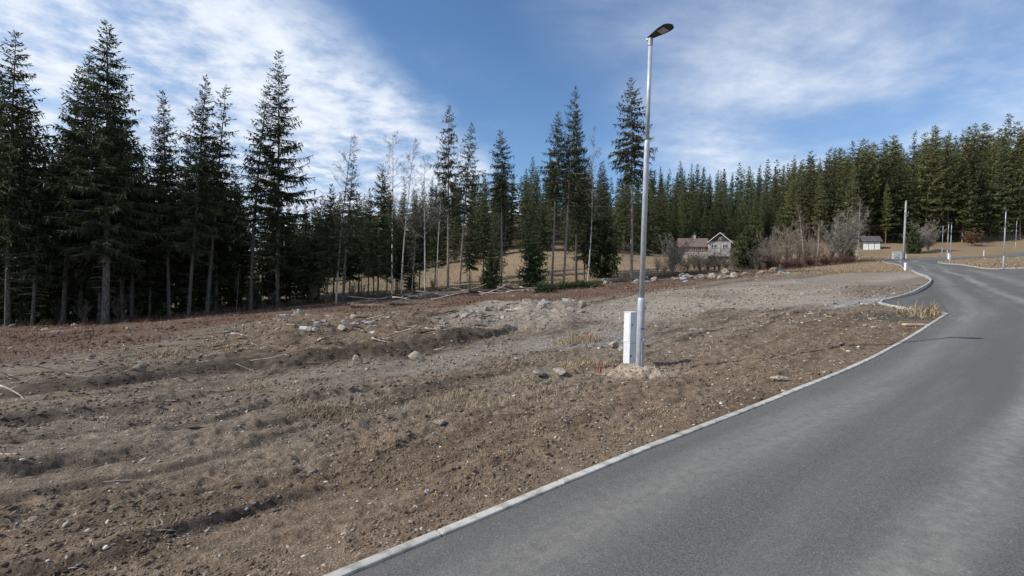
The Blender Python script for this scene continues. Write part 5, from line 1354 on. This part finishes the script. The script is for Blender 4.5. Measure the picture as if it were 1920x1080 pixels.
# heath: rust coloured low growth in front of the forest
n = 60000
hx_ = np.array(HEATH); lo, hi = hx_.min(0), hx_.max(0)
x = rng.uniform(lo[0], hi[0], n * 3); y = rng.uniform(lo[1], hi[1], n * 3)
k = poly_sd(x, y, HEATH) < 0.6; x, y = x[k], y[k]; k = (fbm(x / 2.0, y / 2.0, 3, 341) > -0.22) & (np.abs(np.arctan2(x, y)) < R(52)); x, y = x[k][:70000], y[k][:70000]; r = np.hypot(x, y)
HC = np.array([(0.165, 0.098, 0.068), (0.21, 0.145, 0.10), (0.125, 0.075, 0.055), (0.27, 0.21, 0.145)])
blades('heath', x, y, rng.uniform(0.06, 0.30, len(x)) * (0.5 + 0.9 * (fbm(x / 1.2, y / 1.2, 3, 351) > 0)), rng.uniform(0.3, 1.45, len(x)), 0.00025 * r + 0.0015, HC[rng.choice(4, len(x), p=[.4, .25, .2, .15])] * rng.uniform(0.7, 1.15, (len(x), 1)), 'rust brown heath and dead grass in front of the forest', 'heath', 13)
# meadow grass beyond
x, y = scatter_spots(24000, 40, 120, -48, 48, rng); tl_, ts_, _ = seg_dist(x, y, TREELINE, False, None)
k = ((tl_ * ts_ > 2.0) | (x - 0.2 * y > 18)) & (poly_sd(x, y, PLATEAU) > 0.5); x, y = x[k], y[k]; r = np.hypot(x, y)
blades('meadow_grass', x, y, rng.uniform(0.15, 0.45, len(x)), rng.uniform(0.2, 1.1, len(x)), 0.0004 * r, np.array([(0.30, 0.22, 0.13), (0.24, 0.17, 0.10), (0.36, 0.28, 0.17)])[rng.integers(0, 3, len(x))] * rng.uniform(0.75, 1.15, (len(x), 1)), 'tan winter grass of the meadow and verges', 'grass', 14)
# dark brush at the feet of trees and hedge
x = []; y = []
for q in range(len(TREELINE) - 1):
    a0, b0 = np.array(TREELINE[q]), np.array(TREELINE[q + 1]); L = np.linalg.norm(b0 - a0); m = int(L * 95)
    t = rng.uniform(0, 1, m); nn_ = np.array([-(b0 - a0)[1], (b0 - a0)[0]]) / L
    off = rng.normal(1.8, 1.7, m); pp_ = a0 + (b0 - a0) * t[:, None] + nn_ * off[:, None]; x.append(pp_[:, 0]); y.append(pp_[:, 1])
x = np.concatenate(x); y = np.concatenate(y); k = np.abs(np.arctan2(x, y)) < R(50); x, y = x[k], y[k]; r = np.hypot(x, y)
blades('brush', x, y, rng.uniform(0.2, 0.9, len(x)), rng.uniform(0.1, 1.2, len(x)), np.full(len(x), 0.012), np.array([(0.10, 0.07, 0.05), (0.16, 0.11, 0.08), (0.13, 0.075, 0.05)])[rng.integers(0, 3, len(x))] * rng.uniform(0.7, 1.2, (len(x), 1)), 'dark brush and dead twigs along the foot of the forest', 'brush', 15)
# grit washed onto the edge of the carriageway
e = np.array(L_near); t = rng.uniform(0.25, 1.0, 1500) * (len(e) - 1); i = np.minimum(t.astype(int), len(e) - 2); fr = (t - i)[:, None]
q = e[i] * (1 - fr) + e[i + 1] * fr; dq = e[i + 1] - e[i]; dq /= np.linalg.norm(dq, axis=1)[:, None]; off = np.abs(rng.normal(0, 0.16, len(q))) + 0.01
x = q[:, 0] + dq[:, 1] * off; y = q[:, 1] - dq[:, 0] * off; r = np.hypot(x, y); v8, f8 = ico(); n = len(x)
sz_ = (0.0014 + 0.00032 * r) * np.minimum(2.5, np.exp(rng.normal(0, 0.5, n))); a = rng.uniform(0, 6.28, n)
X = v8[None, :, 0] * sz_[:, None]; Y = v8[None, :, 1] * sz_[:, None]; Z = v8[None, :, 2] * sz_[:, None] * 0.6
Wv = np.stack([x[:, None] + X * np.cos(a)[:, None] - Y * np.sin(a)[:, None], y[:, None] + X * np.sin(a)[:, None] + Y * np.cos(a)[:, None], base_arr(x, y)[:, None] + Z + (sz_ * 0.3)[:, None]], -1).reshape(-1, 3)
me = np_mesh('grit', Wv, (f8[None] + (np.arange(n) * len(v8))[:, None, None]).reshape(-1, 3)); set_col(me, 'tint', np.repeat(np.array([(0.26, 0.23, 0.19), (0.19, 0.16, 0.13), (0.33, 0.31, 0.28)])[rng.integers(0, 3, n)], len(v8), 0))
tag(link('grit', me, M['tint']), 'fine grit washed onto the road along the near kerb', 'grit', kind='stuff')
